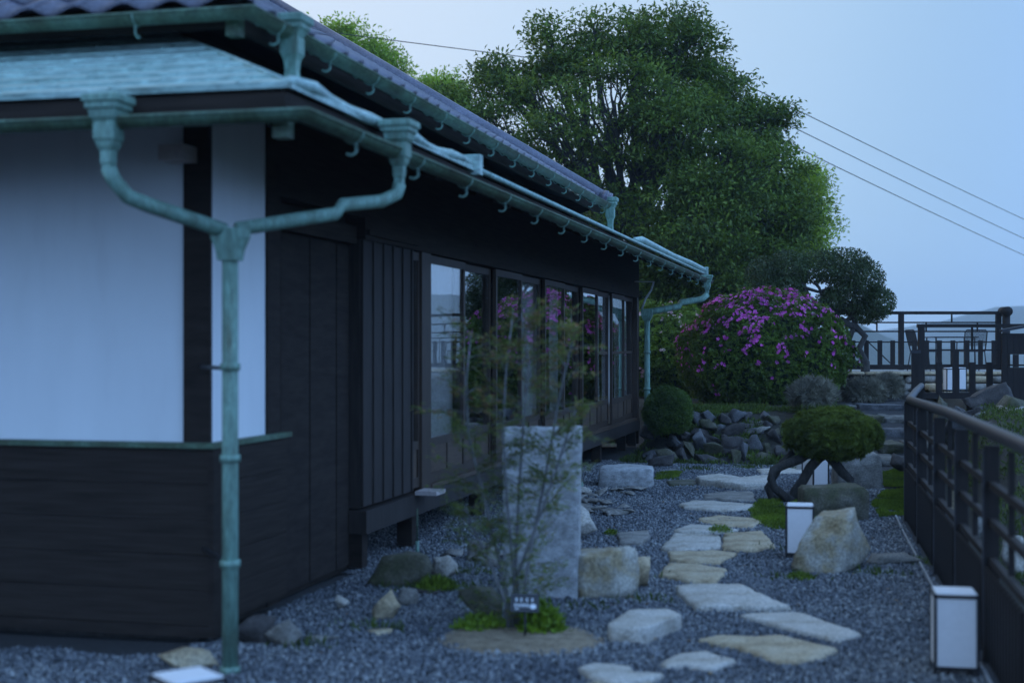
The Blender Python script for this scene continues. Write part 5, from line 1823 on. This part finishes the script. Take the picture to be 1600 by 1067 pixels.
D2 = 19.7
z_b = Z(618, D2)
f2 = thing('picket_fence', W(U(1437, D2), D2, z_b), 'nearer dark picket fence on the bank right of the stone steps', 'fence')
u0, u1 = U(1433, D2), U(1640, D2)
rail_u(f2, u0, u1, D2, Z(509, D2), 0.07, 0.05)
rail_u(f2, u0, u1, D2, Z(547, D2), 0.03, 0.022)
rail_u(f2, u0, u1, D2, Z(570.5, D2), 0.03, 0.022)
rail_u(f2, u0, u1, D2, Z(618, D2), 0.09, 0.085, 'bottom_beam')
for px, top in ((1466, 566), (1492, 548), (1518, 566), (1545, 566)):
    picket(f2, U(px, D2), D2 - 0.03, Z(616, D2), Z(top, D2), 0.085)
for px, wd in ((1439.5, 0.08), (1519, 0.028)):
    c = picket(f2, U(px, D2), D2 + 0.005, Z(624 if wd > .05 else 547, D2), Z(509, D2), wd, 0.07 if wd > .05 else 0.02)
    c.name = 'post' if wd > 0.05 else 'spacer'
# slatted screen to the right
sc_ = thing('slatted_screen', W(U(1585, 19.4), 19.4, 0.82), 'dark slatted wooden screen with sloping top board at the right frame edge', 'screen')
for k in range(9):
    a = U(1565, 19.4) + k * 0.078
    picket(sc_, a + 0.036, 19.4, 0.78, Z(574, 19.4) - 0.002, 0.074)
    if k not in (1, 3, 5, 7): picket(sc_, a + 0.036, 19.4, Z(574, 19.4), Z(554, 19.4), 0.074)
    picket(sc_, a + 0.036, 19.4, Z(554, 19.4) + 0.002, Z(521, 19.4), 0.074)
MB().bar(W(U(1563, 19.4), 19.38, Z(517, 19.4)), W(U(1640, 19.4), 19.38, Z(503, 19.4)), 0.12, 0.035).build('top_board', M['rail_wood'], sc_)
# post where the railing meets the steps
pc_ = W(U(1430, 18.6), 18.6, 0.2)
wp = thing('wooden_post', pc_, 'square dark wooden post at the top of the railing beside the steps', 'post')
MB().box(-0.05, 0.05, -0.05, 0.05, 0, Z(552, 18.6) - 0.2).build('shaft', M['fence_wood'], wp, True)
MB().box(-0.058, 0.07, -0.058, 0.058, Z(552, 18.6) - 0.199, Z(549, 18.6) - 0.185).build('cap', M['rail_wood'], wp, True)


# ------------------------------------------------------------------ chairs and table on the terrace
def chair(c, rz, label):
    t = thing('garden_chair', c, label, 'chair', 'chairs on the terrace', rz)
    MB().box(-0.23, 0.23, -0.22, 0.22, 0.42, 0.45).build('seat', M['metal_black'], t, True)
    bk = MB()
    n = 27
    for i in range(n):            # woven back: slim upright cords
        x = -0.215 + 0.43 * i / (n - 1)
        bk.bar((x, 0.24, 0.55), (x, 0.315, 0.88), 0.008, 0.004, (0, 1, 0))
    bk.build('backrest', M['cable'], t, True)
    fr = MB(True)
    fr.tube([(-0.23, 0.20, 0.44), (-0.24, 0.25, 0.62), (-0.24, 0.31, 0.86), (-0.20, 0.325, 0.90), (0.20, 0.325, 0.90), (0.24, 0.31, 0.86), (0.24, 0.25, 0.62), (0.23, 0.20, 0.44)], 0.014, 8)
    fr.build('back_frame', M['metal_black'], t, True)
    for sx in (-1, 1):
        a = MB(True); a.tube([(sx * 0.25, 0.26, 0.64), (sx * 0.27, 0.0, 0.65), (sx * 0.26, -0.2, 0.62), (sx * 0.25, -0.24, 0.44)], 0.013, 7)
        a.build('armrest', M['metal_black'], t, True)
        for sy in (-1, 1):
            l = MB(True); l.tube([(sx * 0.22, sy * 0.2, 0.43), (sx * 0.25, sy * 0.27, 0.0)], 0.013, 7)
            l.build('leg', M['metal_black'], t, True)
    t.scale = (0.84, 0.84, 0.84)
    return t


tc = W(U(1490, 26.6), 26.6, TERR)
chair(W(U(1518, 26.3), 26.3, TERR), YAW + R(180), 'dark woven garden chair seen from behind in front of the table')
chair(W(U(1443, 26.3), 26.3, TERR), YAW + R(98), 'dark woven garden chair seen from the side at the left of the table')
tb = thing('garden_table', tc + W(0, 0.4), 'thin topped dark garden table on the terrace', 'table', None, YAW)
tb.scale = (0.88, 0.88, 0.88)
MB().box(-0.40, 0.55, -0.4, 0.4, 0.70, 0.725).build('tabletop', M['metal_black'], tb, True)
for sx in (-0.34, 0.48):
    for sy in (-1, 1):
        l = MB(True); l.tube([(sx, sy * 0.34, 0.70), (sx * 1.02, sy * 0.36, 0.0)], 0.018, 7)
        l.build('leg', M['metal_black'], tb, True)


# ------------------------------------------------------------------ paper lanterns
def lantern(loc, rz, label, s=1.0):
    t = thing('paper_lantern', loc, label, 'lantern', 'white paper lanterns along the garden path', rz)
    w, h, b, z0 = 0.096, 0.39, 0.007, 0.045
    for sx in (-1, 1):
        for sy in (-1, 1):
            MB().box(sx * w - b, sx * w + b, sy * w - b, sy * w + b, 0.0, h).build('leg', M['metal_black'], t, True)
    fr = MB()
    for z in (z0, h - 0.012):
        for sg in (-1, 1):
            fr.box(-w + b + 0.0005, w - b - 0.0005, sg * w - b * 0.9, sg * w + b * 0.9, z - 0.007, z + 0.007)
            fr.box(sg * w - b * 0.9, sg * w + b * 0.9, -w + b + 0.0005, w - b - 0.0005, z - 0.007, z + 0.007)
    fr.build('frame', M['metal_black'], t, True)
    for k in range(4):
        me = MB().box(-w + b + 0.001, w - b - 0.001, w - 0.003, w + 0.002, z0 + 0.0075, h - 0.0195).mesh('paper_panel')
        link('paper_panel', me, M['paper'], t, (0, 0, 0), (0, 0, R(90) * k))
    MB().loft([(0, 0, w - 0.004, w - 0.004, h - 0.002), (0, 0, w - 0.004, w - 0.004, h + 0.004), (0, 0, w - 0.012, w - 0.012, h + 0.008)]).build('top_panel', M['paper'], t, True)
    return t


lantern(G(1491, 1052), YAW - R(11), 'white paper lantern by the railing in the right foreground')
lantern(G(1250, 872), YAW - R(12), 'white paper lantern touching the large tan boulder')
lantern(G(1274, 766), YAW + R(24), 'white paper lantern half hidden behind the legs of the dwarf pine')
lantern(W(U(294, 5.0), 5.0, 0), YAW + R(38), 'white paper lantern at the bottom edge beside the near downpipe')
lantern(W(U(1486, 22.6), 22.6, 0.80), YAW, 'left one of two small lanterns on the steps behind the picket fence', 1)
lantern(W(U(1496.5, 22.9), 22.9, 0.80), YAW + R(10), 'right one of two small lanterns on the steps behind the picket fence', 1)

# ------------------------------------------------------------------ plant sign
sg = thing('plant_sign', G(820, 1003), 'small black plant label with white print on a thin stake', 'sign', None, YAW - R(8))
l = MB(True); l.tube([(0, 0.012, -0.03), (0, 0.012, 0.20)], 0.006, 8)
l.build('stake', M['metal_black'], sg, True)
pl = MB(); pl.box(-0.075, 0.075, -0.004, 0.004, -0.048, 0.048)
plate = link('plate', pl.mesh('plate'), M['metal_black'], sg, (0, 0, 0.205), (R(-22), 0, 0))
pr = MB()
for x in (-0.05, -0.024, 0.006, 0.034):
    pr.box(x, x + 0.012, -0.0055, -0.0042, 0.012, 0.016).box(x + 0.004, x + 0.008, -0.0056, -0.0043, 0.006, 0.026).box(x, x + 0.012, -0.0055, -0.0042, 0.021, 0.024)
for zz, a, b in ((-0.008, -0.055, 0.02), (-0.018, -0.055, 0.028), (-0.032, -0.05, -0.03)):
    x = a
    while x < b:
        pr.box(x, x + 0.0055, -0.0055, -0.0042, zz - 0.003, zz + 0.003)
        x += 0.008
link('lettering', pr.mesh('lettering'), M['white_print'], plate)
cr = MB()
cv = [(0.045 + 0.017 * math.cos(2 * math.pi * k / 14), -0.0055, -0.018 + 0.014 * math.sin(2 * math.pi * k / 14)) for k in range(14)]
cr.add(cv + [(x, -0.0042, z) for x, y, z in cv], [tuple(range(14))] + [(k, k + 14, (k + 1) % 14 + 14, (k + 1) % 14) for k in range(14)])
link('emblem', cr.mesh('emblem'), M['white_print'], plate)


# ------------------------------------------------------------------ overhead cables
def cable(a, b, sag, label, r=0.016):
    a, b = Vector(a), Vector(b)
    mb = MB(True)
    mb.tube([a.lerp(b, t / 16) - Vector((0, 0, sag * 4 * (t / 16) * (1 - t / 16))) for t in range(17)], r, 5)
    o = mb.build('power_cable', M['cable'])
    prop(o, label, 'cable', 'overhead power cables')


cable(P(1100, 100, 40), P(1880, 458, 140), 0.5, 'highest of the three overhead cables crossing the sky at the right')
cable(P(1100, 130, 40), P(1880, 488, 140), 0.5, 'middle one of the three overhead cables crossing the sky at the right')
cable(P(1100, 160, 40), P(1880, 512, 140), 0.5, 'lowest of the three overhead cables crossing the sky at the right')
cable(P(380, 34, 44), P(900, 100, 44), 0.0, 'single overhead cable between the house roof and the huge tree', 0.014)

# ------------------------------------------------------------------ blue evening haze over the valley
hz = MB().box(-1760, 1760, -1760, 1760, -34, 66).mesh('haze')
hm_ = bpy.data.materials.new('haze_air')
hm_.use_nodes = True
nt = hm_.node_tree
nt.nodes.clear()
out = nt.nodes.new('ShaderNodeOutputMaterial')
pv = nt.nodes.new('ShaderNodeVolumePrincipled')
pv.inputs['Color'].default_value = (0.78, 0.90, 1.0, 1)
pv.inputs['Density'].default_value = 0.00055
pv.inputs['Anisotropy'].default_value = 0.0
nt.links.new(pv.outputs[0], out.inputs['Volume'])
prop(link('haze', hz, hm_), kind='stuff')
